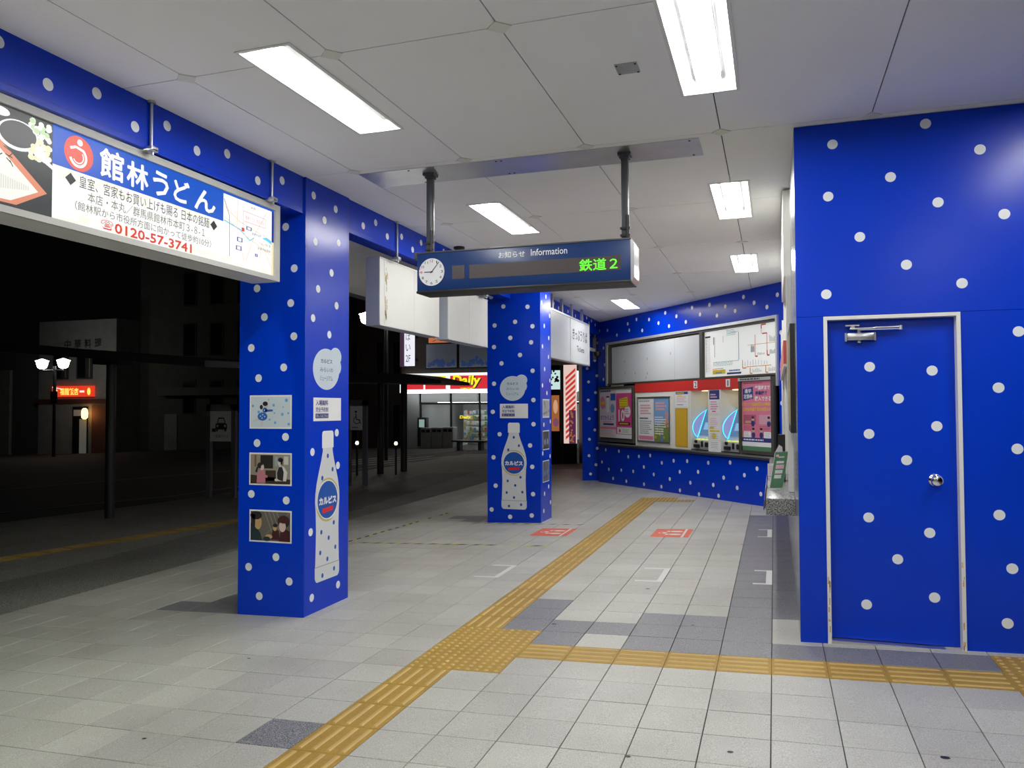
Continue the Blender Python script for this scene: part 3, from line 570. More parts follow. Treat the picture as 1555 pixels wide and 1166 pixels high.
# logo
g.disc(3.22, 2.863, 0.093, lr, Lz(2), n=36); g.disc(3.225, 2.923, 0.018, lw, Lz(3)); g.ring(3.215, 2.845, 0.043, 0.058, lw, Lz(3), -165, 55); g.ring(3.215, 2.845, 0.030, 0.037, lw, Lz(3), -150, 40); g.line([(3.165, 2.88), (3.20, 2.895), (3.245, 2.885)], 0.014, lw, Lz(3))
for ch, a, b, c, d in (('館', 3.355, 3.525, 2.785, 2.95), ('林', 3.545, 3.71, 2.785, 2.935), ('う', 3.745, 3.875, 2.785, 2.935), ('ど', 3.915, 4.055, 2.79, 2.93), ('ん', 4.10, 4.30, 2.785, 2.925)): g.btext(ch, a, b, c, d, lw, Lz(3), 0.0045)
for u in (3.17, 4.285): g.poly([(u-0.034, 2.715), (u, 2.682), (u+0.034, 2.715), (u, 2.748)], lbk, Lz(2))
g.text('皇室、宮家もお買い上げも賜る 日本の銘麺', 3.225, 4.24, 2.686, 2.752, lbk, Lz(2)); g.text('本店・本丸／群馬県館林市本町３-８-１', 3.28, 4.2, 2.62, 2.676, lgr, Lz(2)); g.text('（館林駅から市役所方面に向かって徒歩約10分）', 3.20, 4.26, 2.562, 2.61, lgr, Lz(2))
g.text('☎', 3.37, 3.455, 2.496, 2.552, lred, Lz(2), 0.01); g.btext('0120-57-3741', 3.465, 4.08, 2.492, 2.55, lred, Lz(2), 0.0022)
# little map
g.rect(4.385, 4.915, 2.535, 2.955, lw, Lz(2)); lo = lit('map_orange', (0.90, 0.66, 0.45), 1); ll = lit('map_blue', (0.05, 0.55, 0.85), 1); lp = lit('map_pink', (0.80, 0.35, 0.45), 1); ln_ = lit('map_navy', (0.05, 0.10, 0.40), 1)
for q in ([(4.39, 2.87), (4.55, 2.80), (4.91, 2.74)], [(4.39, 2.80), (4.6, 2.72), (4.91, 2.63)], [(4.53, 2.95), (4.52, 2.75), (4.60, 2.54)], [(4.62, 2.54), (4.72, 2.75), (4.86, 2.94)], [(4.77, 2.57), (4.80, 2.70), (4.91, 2.54)]): g.line(q, 0.006, lo, Lz(3))
g.line([(4.385, 2.92), (4.44, 2.82), (4.445, 2.54)], 0.006, lit('map_rail', (0.25, 0.25, 0.25), 1), Lz(3)); g.line([(4.385, 2.775), (4.56, 2.745), (4.66, 2.69), (4.71, 2.72)], 0.007, ll, Lz(3)); g.poly([(4.80, 2.735), (4.85, 2.75), (4.91, 2.735), (4.91, 2.71), (4.86, 2.725)], ll, Lz(3.5))
g.rect(4.57, 4.60, 2.74, 2.765, lred, Lz(4)); g.text('館林うどん 本店 本丸', 4.61, 4.83, 2.83, 2.86, lp, Lz(4)); g.line([(4.585, 2.765), (4.585, 2.885), (4.84, 2.88), (4.84, 2.815), (4.60, 2.815)], 0.004, lp, Lz(3.6))
for q in ((4.52, 2.66, 4.58, 2.69), (4.51, 2.60, 4.57, 2.63), (4.72, 2.59, 4.75, 2.61), (4.62, 2.76, 4.68, 2.785)): g.rect(q[0], q[2], q[1], q[3], ln_, Lz(4)); g.rect(q[0]+0.012, q[2]-0.012, q[1]+0.004, q[3]-0.004, lw, Lz(4.5))
g.text('館林市役所', 4.685, 4.79, 2.735, 2.755, ln_, Lz(4)); g.text('つつじが岡公園', 4.77, 4.90, 2.685, 2.705, lgr, Lz(4)); g.text('館林市体育館', 4.75, 4.90, 2.645, 2.665, lgr, Lz(4)); g.text('太田', 4.67, 4.72, 2.92, 2.935, lgr, Lz(4))
g.part('lit_face', t)
def rod(parent, y, x=-3.432, z=3.0, zt=H, back=-3.66):
    g = G(); g.cyl((x, y, z+0.02), (x, y, zt), 0.009, GALV, n=10); g.cyl((x, y, zt-0.012), (x, y, zt), 0.024, GALV, n=12); g.part('hanging_rod', parent)
    g = G(); g.box(back, x+0.03, y-0.02, y+0.02, z+0.004, z+0.014, GALV); g.box(x-0.03, x+0.03, y-0.028, y+0.028, z+0.0005, z+0.030, GALV, 0.005); g.cyl((x+0.012, y, z-0.02), (x+0.012, y, z+0.035), 0.007, GALV, n=8); g.part('bracket', parent)
for y in (3.67, 4.84, 2.1): rod(t, y, z=zb-0.006, back=-3.55)
# blank white signs
def white_sign(label, y0, y1, zt, zb_, rods, seams, rust):
    t = thing('hanging_sign', label, 'sign', (-3.58, (y0+y1)/2, zb_), 'blank white hanging signs'); f = FX(-3.50); g = G(f)
    g.box(y0, y1, zb_, zt, -0.145, -0.004, SIGNGREY); g.part('box', t)
    ed = [y0]+seams+[y1]
    for a, b in zip(ed, ed[1:]): g = G(f); g.box(a+0.002, b-0.002, zb_+0.012, zt-0.012, -0.004, 0.002, SIGNWHITE); g.part('face_panel', t)
    g = G(f); g.box(y0, y1, zt-0.012, zt, -0.004, 0.006, ALU); g.box(y0, y1, zb_, zb_+0.012, -0.004, 0.006, ALU); g.part('edge_trim', t)
    if rust:
        for q in (2.74, 2.46):
            g = G(f)
            for k in range(13):
                zz = random.gauss(q, 0.05); uu = random.uniform(rust, rust+0.05); g.rect(uu, uu+random.uniform(0.006, 0.02), zz-random.uniform(0.01, 0.05), zz+0.02, mat('rust_pale', (0.55, 0.42, 0.25), 0.8), 0.0025)
            g.part('rust_stain', t)['kind'] = 'stuff'
    for y in rods: rod(t, y, z=zt, back=-3.66)
white_sign('blank white sign with a rust streak, hung beside the near pillar', 6.61, 8.0, 2.935, 2.29, (6.84, 7.7), [6.70, 7.36], 6.71)
white_sign('blank white sign hung next to the middle pillar, half behind the information sign', 8.245, 9.55, 2.905, 2.29, (8.5, 9.3), [8.9], 0)
# ticket counter sign
t = thing('hanging_sign', 'white ticket counter sign hung in the gap before the ticket machines', 'sign', (-3.31, 12.96, 2.285)); f = FX(-3.26)
g = G(f); g.box(11.53, 14.39, 2.285, 3.06, -0.10, -0.004, ALU)
for a, b, c, d in ((11.53, 14.39, 2.285, 2.31), (11.53, 14.39, 3.035, 3.06), (11.53, 11.555, 2.31, 3.035), (14.365, 14.39, 2.31, 3.035), (12.945, 12.965, 2.31, 3.035)): g.box(a, b, c, d, -0.004, 0.012, ALU)
g.part('frame', t)
SW2 = mat('sign_face_pale', (0.66, 0.68, 0.70), 0.35)
g = G(f); g.rect(11.555, 12.945, 2.31, 3.035, SW2, 0.0); g.part('face_panel', t)
g = G(f); g.rect(12.965, 14.365, 2.31, 3.035, SW2, 0.0); g.text('きっぷうりば', 13.12, 14.22, 2.69, 2.89, INK, 0.002, 0.008); g.text('Tickets', 13.42, 13.98, 2.50, 2.60, INK, 0.002); g.part('face_panel', t)
for y in (12.0, 12.6, 13.27, 14.04): g = G(); g.box(-3.335, -3.295, y-0.03, y+0.03, 3.06, H, GALV); g.part('hanging_bar', t)
# information sign
IY = 5.38; t = thing('information_sign', 'dark blue hanging information sign with a clock and a green LED line', 'sign', (-1.74, 5.5, 2.385)); f = FY(IY)
a, b, c, d = -2.535, -0.925, 2.387, 2.668
g = G(f); g.box(a, b, c, d, -0.24, 0, NAVY, 0.006); g.part('case', t)
g = G(f); g.box(a-0.004, b+0.004, d-0.002, d+0.010, -0.245, 0.004, DKGREY, 0.003); g.box(a-0.004, b+0.004, c-0.018, c+0.001, -0.245, 0.003, BLACK, 0.004); g.part('trim', t)
g = G(); pr = [(5.385, c), (5.40, d), (5.60, d), (5.615, c)]
pts = [(5.381, c-0.012), (5.381, d+0.004), (5.62, d+0.004), (5.62, c-0.012)]
q = [(b+0.001, y, z) for y, z in pts]+[(b+0.022, y, z) for y, z in ((5.40, c+0.02), (5.40, d-0.03), (5.60, d-0.03), (5.60, c+0.02))]
g.raw(q, [(4, 5, 6, 7)]+[(k, (k+1) % 4, 4+(k+1) % 4, 4+k) for k in range(4)], STEEL); g.part('end_cap', t, 'silver end cap')
g = G(f); g.rect(-2.248, -2.152, 2.461, 2.561, LEDOFF, 0.0012); g.part('small_display', t)
g = G(f); g.rect(-2.112, -0.99, 2.459, 2.560, LEDOFF, 0.0012); LG = mat('led_green', (0.05, 0.2, 0.02), 0.5, emit=(0.10, 0.95, 0.02), strength=1.3); g.text('鉄道２', -1.285, -1.015, 2.464, 2.548, LG, 0.0022, 0.012); g.part('led_display', t)
g = G(f); g.text('お知らせ', -1.885, -1.685, 2.593, 2.638, WHITE, 0.0012, 0.006); g.part('lettering', t); g = G(f); g.text('Information', -1.64, -1.372, 2.596, 2.645, WHITE, 0.0012, 0.004); g.part('lettering', t)
cu, cv, cr_ = -2.413, 2.524, 0.103
CLK = bpy.data.objects.new('clock', None); COL.objects.link(CLK); CLK.parent = t; CLK.location = (0, 0, 0)
g = G(f); g.prism([(cu+cr_*math.cos(k*math.pi/18), cv+cr_*math.sin(k*math.pi/18)) for k in range(36)], 0.0, 0.004, mat('clock_face', (0.74, 0.74, 0.76), 0.4), ALU)
for k in range(1, 13):
    a_ = R(90-30*k); x_, y_ = cu+0.083*math.cos(a_), cv+0.083*math.sin(a_); hw = 0.009 if k < 10 else 0.012; g.text(str(k), x_-hw if k != 1 else x_-0.004, x_+hw if k != 1 else x_+0.004, y_-0.010, y_+0.010, REDI if k == 9 else INK, 0.0052)
for k in range(3): a_ = R(150+15*k); g.disc(cu+0.095*math.cos(a_), cv+0.095*math.sin(a_), 0.005, mat('clock_pink', (0.8, 0.35, 0.38), 0.5), 0.0052, n=8)
g.part('dial', CLK)
g = G(f); g.line([(cu+0.012, cv), (cu-0.058, cv+0.001)], 0.006, INK, 0.007); g.line([(cu-0.008, cv-0.010), (cu+0.062, cv+0.074)], 0.0045, INK, 0.008); g.disc(cu, cv, 0.006, INK, 0.0085, n=10); g.part('hands', CLK)
for x in (-2.478, -0.980):
    g = G(); g.box(x-0.024, x+0.024, 5.476, 5.524, d, H-0.03, DKGREY, 0.004); g.box(x-0.045, x+0.045, 5.455, 5.545, H-0.024, H-0.004, DKGREY); g.box(x-0.032, x+0.032, 5.468, 5.532, H-0.044, H-0.024, DKGREY); pp = g.part('post', t)
    g = G(); g.cyl((x+0.022, 5.47, d+0.03), (x+0.022, 5.47, d+0.19), 0.012, BLACK, n=10); g.box(x-0.03, x+0.04, 5.46, 5.48, d+0.04, d+0.055, BLACK); g.box(x-0.03, x+0.04, 5.46, 5.48, d+0.09, d+0.105, BLACK); g.part('clamp', pp)
g = G(); g.box(-2.60, -2.545, 5.46, 5.52, d-0.02, d+0.03, DKGREY, 0.004); g.part('bracket', t)

# ------------------------------------------------------------------ ticket wall
c0 = TW(2.9, 0, 0)
at = lambda s, v, w=0: tuple(TW(s, v, w))
t = thing('display_case', 'long shallow silver framed case above the ticket machines', 'display case', at(2.9, 2.0)); g = G(TW)
g.box(0.26, 5.50, 2.795, 2.84, -0.02, 0.03, ALU); g.box(0.26, 0.33, 1.96, 2.795, -0.02, 0.03, ALU); g.box(5.465, 5.50, 1.82, 2.795, -0.02, 0.03, ALU); g.part('frame', t)
DKF = mat('dark_frame', (0.07, 0.065, 0.055), 0.5, stain=0.2)
g = G(TW); g.box(0.33, 5.46, 1.975, 2.795, -0.12, -0.06, DKF); g.box(0.33, 5.46, 1.975, 2.005, -0.06, 0.025, DKF); g.box(3.555, 3.645, 2.005, 2.76, -0.06, 0.012, DKF); g.box(0.33, 5.46, 2.76, 2.795, -0.06, 0.0, DKF); g.box(0.33, 0.38, 2.005, 2.76, -0.06, 0.012, DKF); g.part('inner_frame', t)
g = G(TW); g.box(0.42, 3.55, 2.01, 2.735, -0.06, -0.03, mat('blank_board', (0.60, 0.62, 0.64), 0.45)); g.rect(2.74, 2.746, 2.01, 2.735, INKG, -0.0295)
for s, v in ((0.62, 2.71), (0.85, 2.71), (1.75, 2.71), (2.1, 2.71), (2.4, 2.72), (0.95, 2.40), (1.8, 2.40), (0.95, 2.17), (1.8, 2.13), (1.35, 2.15), (1.75, 2.05), (2.6, 2.45)): g.rect(s, s+0.025, v, v+0.05, INKG, -0.0295)
g.part('blank_board', t, 'blank white board with old glue marks')
g = G(TW); g.box(3.65, 5.45, 2.01, 2.755, -0.06, -0.03, mat('fare_map_board', (0.85, 0.86, 0.84), 0.16, emit=(0.95, 1.0, 0.92), strength=0.26)); k0 = -0.0293  # even backlight glow stands in for the strong glare on the map
m = lambda x, y: (3.65+1.8*x, 2.01+0.745*y)
def ml(mm, wd, *p): g.line([m(*q) for q in p], wd, mm, k0+LAY)
g.rect(*[m(0.01, 0)[0], m(0.09, 0)[0]], *[m(0, 0.86)[1], m(0, 0.90)[1]], INK, k0)
for x in (0.02, 0.045, 0.07): g.scribble(m(x, 0)[0], m(x+0.018, 0)[0], m(0, 0.1)[1], m(0, 0.84)[1], 22, PALEPINK if x != 0.02 else INKG, k0)
bl = mat('map_line_blue', (0.06, 0.22, 0.5), 0.5); te = mat('map_line_teal', (0.45, 0.62, 0.64), 0.5); orr = mat('map_line_orange', (0.80, 0.36, 0.14), 0.5); rd = mat('map_line_red', (0.62, 0.08, 0.06), 0.5)
ml(bl, 0.02, (0.14, 0.86), (0.14, 0.70)); ml(orr, 0.014, (0.155, 0.86), (0.155, 0.42)); ml(orr, 0.012, (0.28, 0.86), (0.28, 0.72)); ml(bl, 0.014, (0.50, 0.90), (0.50, 0.32)); ml(te, 0.012, (0.13, 0.31), (0.5, 0.31)); ml(te, 0.01, (0.35, 0.9), (0.5, 0.92))
g.scribble(m(0.13, 0)[0], m(0.5, 0)[0], m(0, 0.22)[1], m(0, 0.30)[1], 3, te, k0); g.scribble(m(0.33, 0)[0], m(0.48, 0)[0], m(0, 0.85)[1], m(0, 0.98)[1], 4, te, k0)
ml(rd, 0.022, (0.80, 0.90), (0.80, 0.98), (0.86, 0.98)); ml(orr, 0.012, (0.80, 0.9), (0.80, 0.80)); ml(rd, 0.02, (0.81, 0.80), (0.87, 0.80)); ml(rd, 0.012, (0.72, 0.8), (0.72, 0.36)); ml(rd, 0.012, (0.87, 0.8), (0.87, 0.36)); ml(rd, 0.022, (0.72, 0.36), (0.75, 0.36)); ml(rd, 0.022, (0.87, 0.46), (0.87, 0.36), (0.90, 0.36))
ml(orr, 0.02, (0.55, 0.31), (0.55, 0.14), (0.60, 0.14)); ml(orr, 0.012, (0.6, 0.16), (0.92, 0.16)); ml(orr, 0.02, (0.65, 0.14), (0.65, -0.0+0.02), (0.68, 0.02)); ml(orr, 0.02, (0.85, 0.16), (0.85, 0.02), (0.88, 0.02)); ml(orr, 0.008, (0.62, 0.60), (0.97, 0.60))
for x0_, x1_, y0_, y1_ in ((0.58, 0.9, 0.18, 0.30), (0.68, 0.8, 0.04, 0.13), (0.88, 0.98, 0.04, 0.15), (0.75, 0.84, 0.38, 0.44), (0.9, 0.97, 0.38, 0.48), (0.9, 0.98, 0.62, 0.76), (0.66, 0.71, 0.45, 0.62)):
    for k in range(9): uu = x0_+(x1_-x0_)*k/9; g.rect(m(uu, 0)[0], m(uu, 0)[0]+0.008, m(0, y0_)[1], m(0, y0_+(y1_-y0_)*random.uniform(0.5, 1))[1], INKG, k0)
g.rect(m(0.12, 0)[0], m(0.31, 0)[0], m(0, 0.05)[1], m(0, 0.145)[1], YELP, k0); g.rect(m(0.16, 0)[0], m(0.26, 0)[0], m(0, 0.065)[1], m(0, 0.10)[1], INKG, k0+LAY); g.rect(m(0.33, 0)[0], m(0.53, 0)[0], m(0, 0.03)[1], m(0, 0.07)[1], NAVYP, k0); g.scribble(m(0.36, 0)[0], m(0.53, 0)[0], m(0, 0.09)[1], m(0, 0.13)[1], 1, BLUEP, k0, 0.8); g.scribble(m(0.12, 0)[0], m(0.3, 0)[0], m(0, 0.155)[1], m(0, 0.18)[1], 1, REDI, k0)
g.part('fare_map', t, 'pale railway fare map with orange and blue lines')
# red header with machine numbers
g = G(TW); g.box(1.43, 4.625, 1.80, 1.972, -0.35, 0.02, REDP)
for s, n in ((3.45, '2'), (4.335, '1')): g.rect(s-0.055, s+0.055, 1.835, 1.955, WHITE, 0.0215); g.text(n, s-(0.032 if n == '2' else 0.012), s+(0.032 if n == '2' else 0.012), 1.85, 1.94, INK, 0.0225, 0.012)
g.top('machine_header', 'red header panel with white number plates over the ticket machines', 'sign', at(3.0, 1.8))
# cream surround with the two bays
g = G(TW)
for a, b in ((1.43, 3.30), (3.785, 4.135), (4.62, 4.64)): g.box(a, b, 0.80, 1.798, -0.45, 0.012, CREAM)
g.box(3.30, 3.785, 0.80, 1.798, -0.5, -0.42, CREAM); g.box(4.135, 4.62, 0.80, 1.798, -0.5, -0.42, CREAM)
g.rect(2.80, 2.803, 0.80, 1.79, INKG, 0.0125); g.rect(3.24, 3.243, 0.80, 1.79, INKG, 0.0125)
for s in (3.30, 4.135): g.box(s-0.012, s, 0.80, 1.798, 0.012, 0.022, ENAMEL)
g.top('machine_surround', 'cream steel surround framing the two ticket machine bays', 'panel', at(3.0, 0.8))
g = G(TW); g.box(-0.05, 5.46, 0.772, 0.799, 0.001, 0.065, STEEL, 0.004); g.box(-0.05, 5.46, 0.74, 0.772, 0.0015, 0.05, DKGREY); g.top('ledge', 'brushed steel counter ledge along the ticket machine wall', 'counter', at(2.7, 0.77))
# ticket machines
CY = mat('led_cyan', (0.05, 0.3, 0.4), 0.4, emit=(0.02, 0.55, 1.0), strength=2.2); FIN = mat('machine_fin', (0.40, 0.40, 0.62), 0.4, emit=(0.16, 0.20, 0.52), strength=0.5); SCR = mat('machine_screen', (0.10, 0.18, 0.28), 0.2, emit=(0.08, 0.16, 0.30), strength=0.5); BAYL = mat('bay_lamp', (0.9, 0.9, 0.7), 0.4, emit=(1, 0.95, 0.62), strength=2.2); LIM = mat('machine_lime_label', (0.5, 0.6, 0.05), 0.4, emit=(0.75, 0.85, 0.12), strength=0.7)
def machine(s0, label):
    t = thing('ticket_machine', label, 'ticket machine', at(s0+0.24, 0.801), 'ticket machines'); s1 = s0+0.479; s0 += 0.003
    side = Fr(TW(s0+0.002, 0, 0), (-TW.n), (0, 0, 1))     # left cheek, u = depth into the bay, v = up; faces the middle of the bay
    if side.n.dot(TW.u) < 0: side.n = -side.n
    q = lambda u, v, w: TW(s0+w, v, -u)
    g = G(); pts = [(0.02, 0.802), (0.40, 0.802), (0.40, 1.50), (0.28, 1.50), (0.10, 1.02), (0.02, 0.96)]
    n = len(pts); vs = [q(u, v, 0.004) for u, v in pts]+[q(u, v, s1-s0-0.004) for u, v in pts]
    g.raw(vs, [tuple(range(n)), tuple(range(n, 2*n))[::-1]]+[(k, n+k, n+(k+1) % n, (k+1) % n) for k in range(n)], mat('machine_grey', (0.55, 0.56, 0.58), 0.35, 0.3)); g.part('body', t)
    g = G(); e = lambda tt, o, w: q(0.10+0.18*tt-o*0.94, 1.02+0.48*tt+o*0.35, w)
    g.raw([e(0.06, 0.004, 0.05), e(0.06, 0.004, s1-s0-0.03), e(0.94, 0.004, s1-s0-0.03), e(0.94, 0.004, 0.05)], [(0, 1, 2, 3)], SCR); g.raw([e(0.25, 0.005, 0.12), e(0.25, 0.005, 0.4), e(0.5, 0.005, 0.4), e(0.5, 0.005, 0.12)], [(0, 1, 2, 3)], mat('screen_light', (0.2, 0.35, 0.5), 0.3, emit=(0.2, 0.4, 0.62), strength=0.6)); g.raw([e(0.52, 0.006, 0.3), e(0.52, 0.006, 0.34), e(0.56, 0.006, 0.34), e(0.56, 0.006, 0.3)], [(0, 1, 2, 3)], mat('screen_orange', (0.6, 0.2, 0.05), 0.3, emit=(0.9, 0.3, 0.1), strength=1)); g.part('screen', t, 'sloping touch screen')
    # D-shaped glowing side fin
    arc = []
    for k in range(13):
        a = math.pi*k/12; arc.append((0.10+0.19*(k/12)-0.19*math.sin(a)**0.75, 1.0+0.48*k/12))
    g = G(); vs = [q(u, v, 0.02) for u, v in arc]+[q(u, v, 0.032) for u, v in arc]; n = len(arc)
    g.raw(vs, [tuple(range(n)), tuple(range(n, 2*n))[::-1]], FIN); g.raw(vs, [(k, n+k, n+k+1, k+1) for k in range(n-1)], CY); fin = g.part('side_fin', t, 'glowing half round side fin edged in cyan light')
    g = G()
    for k in range(n-1):
        a, b = arc[k], arc[k+1]; g.raw([q(a[0], a[1], 0.033), q(b[0], b[1], 0.033), q(b[0]+0.008, b[1], 0.033), q(a[0]+0.008, a[1], 0.033)], [(0, 1, 2, 3)], CY)
    g.raw([q(0.075, 1.0, 0.034), q(0.115, 1.0, 0.034), q(0.302, 1.48, 0.034), q(0.262, 1.48, 0.034)], [(0, 1, 2, 3)], CY); g.part('light_strip', fin)
    g = G(TW)
    for k in range(3): g.box(s0+0.10+0.13*k, s0+0.17+0.13*k, 0.975, 0.992, -0.05, -0.012, LIM)
    g.part('lit_label', t)
    for nm, fn in (('note_slot', lambda g: g.box(s0+0.05, s0+0.2, 0.845, 0.90, -0.02, 0.012, BLACK, 0.01)), ('ticket_slot', lambda g: g.box(s0+0.25, s0+0.29, 0.86, 0.955, -0.02, 0.004, BLACK, 0.006)), ('coin_tray', lambda g: g.box(s0+0.36, s0+0.45, 0.86, 0.94, -0.02, 0.006, BLACK, 0.006)), ('coin_slot', lambda g: g.cyl(TW(s0+0.1, 0.945, -0.02), TW(s0+0.1, 0.945, 0.008), 0.026, BLACK))): g = G(TW); fn(g); g.part(nm, t)
    g = G(TW); g.box(s0+0.01, s1-0.02, 0.802, 0.818, -0.02, 0.03, BLACK); g.part('tray', t)
    g = G(TW); g.box(s0+0.12, s0+0.36, 1.785, 1.795, -0.33, -0.12, BAYL); g.part('bay_lamp', t)
machine(3.302, 'ticket machine in bay two, left of the notice column'); machine(4.137, 'ticket machine in bay one, beside the pink poster')
# posters and notices
def frame(g, a, b, c, d, w0, w1, bw, m):
    g.box(a, b, d-bw, d, w0, w1, m); g.box(a, b, c, c+bw, w0, w1, m); g.box(a, a+bw, c+bw, d-bw, w0, w1, m); g.box(b-bw, b, c+bw, d-bw, w0, w1, m)
t = thing('poster_board', 'black poster board at the far left of the ticket wall with two pink posters', 'poster board', at(0.68, 0.82))
g = G(TW); g.box(-0.05, 1.42, 0.83, 1.94, 0.001, 0.03, BLACK); frame(g, -0.05, 1.42, 0.83, 1.94, 0.03, 0.05, 0.05, DKF); g.box(1.36, 1.42, 0.83, 1.94, 0.05, 0.055, DKF); g.box(0.5, 1.0, 1.94, 1.965, 0.02, 0.04, ALU); g.part('frame', t)
g = G(TW); a, b, c, d = -0.005, 0.70, 0.91, 1.90; P_ = 0.032; g.rect(a, b, c, d, mat('poster_lilac', (0.72, 0.62, 0.72), 0.5), P_)
g.scribble(a+0.03, b-0.05, d-0.07, d-0.03, 1, NAVYP, P_+LAY, 0.8); g.poly([(0.02, 1.55), (0.12, 1.48), (0.25, 1.52), (0.24, 1.68), (0.14, 1.76), (0.03, 1.70)], mat('poster_coral', (0.75, 0.22, 0.36), 0.5), P_+LAY); g.rect(0.04, 0.22, 1.58, 1.64, YELP, P_+2*LAY); g.rect(0.30, 0.40, 1.42, 1.72, WHITE, P_+LAY); g.rect(0.28, 0.42, 1.72, 1.75, INK, P_+LAY); g.rect(0.47, 0.68, 1.66, 1.80, BLUEP, P_+LAY); g.disc(0.55, 1.5, 0.09, SKYP, P_+LAY); g.text('のりかえよう', 0.03, 0.6, 1.26, 1.36, BLUEP, P_+2*LAY, 0.02); g.rect(0.15, 0.6, 1.16, 1.2, NAVYP, P_+LAY); g.scribble(0.15, 0.55, 1.21, 1.25, 1, PINK, P_+LAY); g.rect(a, b, 1.08, 1.13, PINK, P_+LAY); g.scribble(0.03, 0.66, 0.94, 1.07, 4, mat('print_tan', (0.6, 0.45, 0.35), 0.5), P_+LAY); g.part('poster', t, 'pale lilac transport poster')
g = G(TW); a, b = 0.70, 1.36; g.rect(a, b, c, d, HOTPINK, P_); g.rect(a, b, 1.80, d, PAPER, P_+LAY); g.rect(a, b, c, 0.99, PAPER, P_+LAY); g.poly([(0.85, 1.50), (1.18, 1.53), (1.16, 1.73), (0.83, 1.69)], YELP, P_+LAY); g.text('10', 0.80, 1.05, 1.24, 1.48, WHITE, P_+2*LAY, 0.03); g.disc(1.16, 1.44, 0.12, WHITE, P_+LAY); g.scribble(1.07, 1.25, 1.38, 1.50, 3, PINK, P_+2*LAY); g.rect(0.80, 1.26, 1.17, 1.23, INK, P_+LAY); g.scribble(0.84, 1.22, 1.185, 1.215, 1, YELP, P_+2*LAY, 0.9); g.rect(0.74, 1.32, 1.0, 1.13, PAPER, P_+LAY); g.disc(0.85, 1.06, 0.035, REDI, P_+2*LAY); g.scribble(0.95, 1.28, 1.02, 1.1, 3, mat('print_sage', (0.45, 0.55, 0.4), 0.5), P_+2*LAY); g.scribble(0.86, 1.25, 1.52, 1.70, 4, mat('print_olive', (0.4, 0.3, 0.02), 0.5), P_+2*LAY, 0.4); g.part('poster', t, 'hot pink ten percent sale poster')
t = thing('snap_poster', 'silver snap frame with a white notice and a sky blue tourism poster', 'poster frame', at(2.1, 0.88))
g = G(TW); g.box(1.54, 2.68, 0.87, 1.715, 0.0125, 0.028, ALU); frame(g, 1.54, 2.68, 0.87, 1.715, 0.028, 0.038, 0.03, STEEL); g.part('frame', t)
g = G(TW); P_ = 0.029; g.rect(1.575, 2.12, 0.905, 1.68, PAPER, P_); g.rect(1.59, 2.10, 0.92, 0.99, PINK, P_+LAY); g.scribble(1.63, 2.06, 1.02, 1.28, 7, INKG, P_+LAY); g.scribble(1.65, 2.05, 1.38, 1.58, 4, mat('print_rose', (0.7, 0.3, 0.35), 0.5), P_+LAY); g.scribble(1.62, 2.05, 1.3, 1.33, 1, INK, P_+LAY, 0.9); g.scribble(1.6, 2.08, 1.61, 1.66, 1, INKG, P_+LAY); g.part('poster', t, 'white notice with grey print')
g = G(TW); g.rect(2.14, 2.65, 0.905, 1.68, SKYP, P_); gr = [mat('print_leaf', (0.16, 0.24, 0.06), 0.5), mat('print_gold', (0.55, 0.38, 0.05), 0.5), mat('print_blossom', (0.62, 0.28, 0.28), 0.5), mat('print_blue2', (0.1, 0.2, 0.5), 0.5)]
g.poly([(2.14, 0.905), (2.65, 0.905), (2.65, 1.24), (2.5, 1.3), (2.3, 1.18), (2.14, 1.22)], gr[0], P_+LAY)
for k in range(40): g.disc(random.uniform(2.5, 2.62), random.uniform(1.15, 1.42), random.uniform(0.01, 0.03), gr[2], P_+(1.5+k*0.01)*LAY, n=8)
for k in range(24): g.disc(random.uniform(2.17, 2.6), random.uniform(0.93, 1.18), random.uniform(0.01, 0.035), random.choice(gr[:2]), P_+(1.5+k*0.01)*LAY, n=8)
g.poly([(2.36, 0.905), (2.45, 0.905), (2.38, 1.08)], gr[3], P_+2*LAY); g.scribble(2.19, 2.58, 1.46, 1.62, 3, mat('print_salmon', (0.80, 0.40, 0.38), 0.5), P_+2*LAY, 0.7); g.scribble(2.16, 2.55, 1.02, 1.36, 8, WHITE, P_+2*LAY, 0.5); g.part('poster', t, 'sky blue tourism poster with blossom')
g = G(TW); g.box(2.825, 3.225, 1.53, 1.795, 0.0125, 0.016, PAPER); g.rect(2.84, 3.215, 1.74, 1.785, NAVYP, 0.0165); g.scribble(2.87, 3.18, 1.75, 1.775, 1, YELP, 0.0172, 0.7); g.scribble(2.87, 3.19, 1.6, 1.72, 4, mat('print_rose2', (0.75, 0.45, 0.5), 0.5), 0.0168); g.scribble(2.9, 3.05, 1.70, 1.73, 1, YELP, 0.0172, 0.9); g.scribble(2.87, 3.1, 1.55, 1.57, 1, INK, 0.0168)
g.top('notice_sheet', 'white notice sheet with a navy top above the yellow board', 'notice', at(3.02, 1.53))
g = G(TW); g.box(2.83, 3.195, 0.835, 1.50, 0.0125, 0.02, YELB); frame(g, 2.83, 3.195, 0.835, 1.50, 0.02, 0.023, 0.012, mat('yellow_edge', (0.45, 0.28, 0.03), 0.5))
for k in range(24):
    for j in range(3): g.disc(2.9+0.11*j, 0.87+0.025*k, 0.004, mat('braille_dot', (0.55, 0.33, 0.03), 0.5), 0.0205, n=6)
g.top('braille_board', 'tall yellow braille fare board left of the ticket machines', 'board', at(3.01, 0.83))
t = thing('notice_column', 'stack of white notices on the column between the ticket machines', 'notice', at(3.96, 0.85)); P_ = 0.0125
def sheet(a, b, c, d, fn, label=None): g = G(TW); g.box(a, b, c, d, P_, P_+0.003, PAPER); fn(g, P_+0.0035); g.part('notice_sheet', t, label)
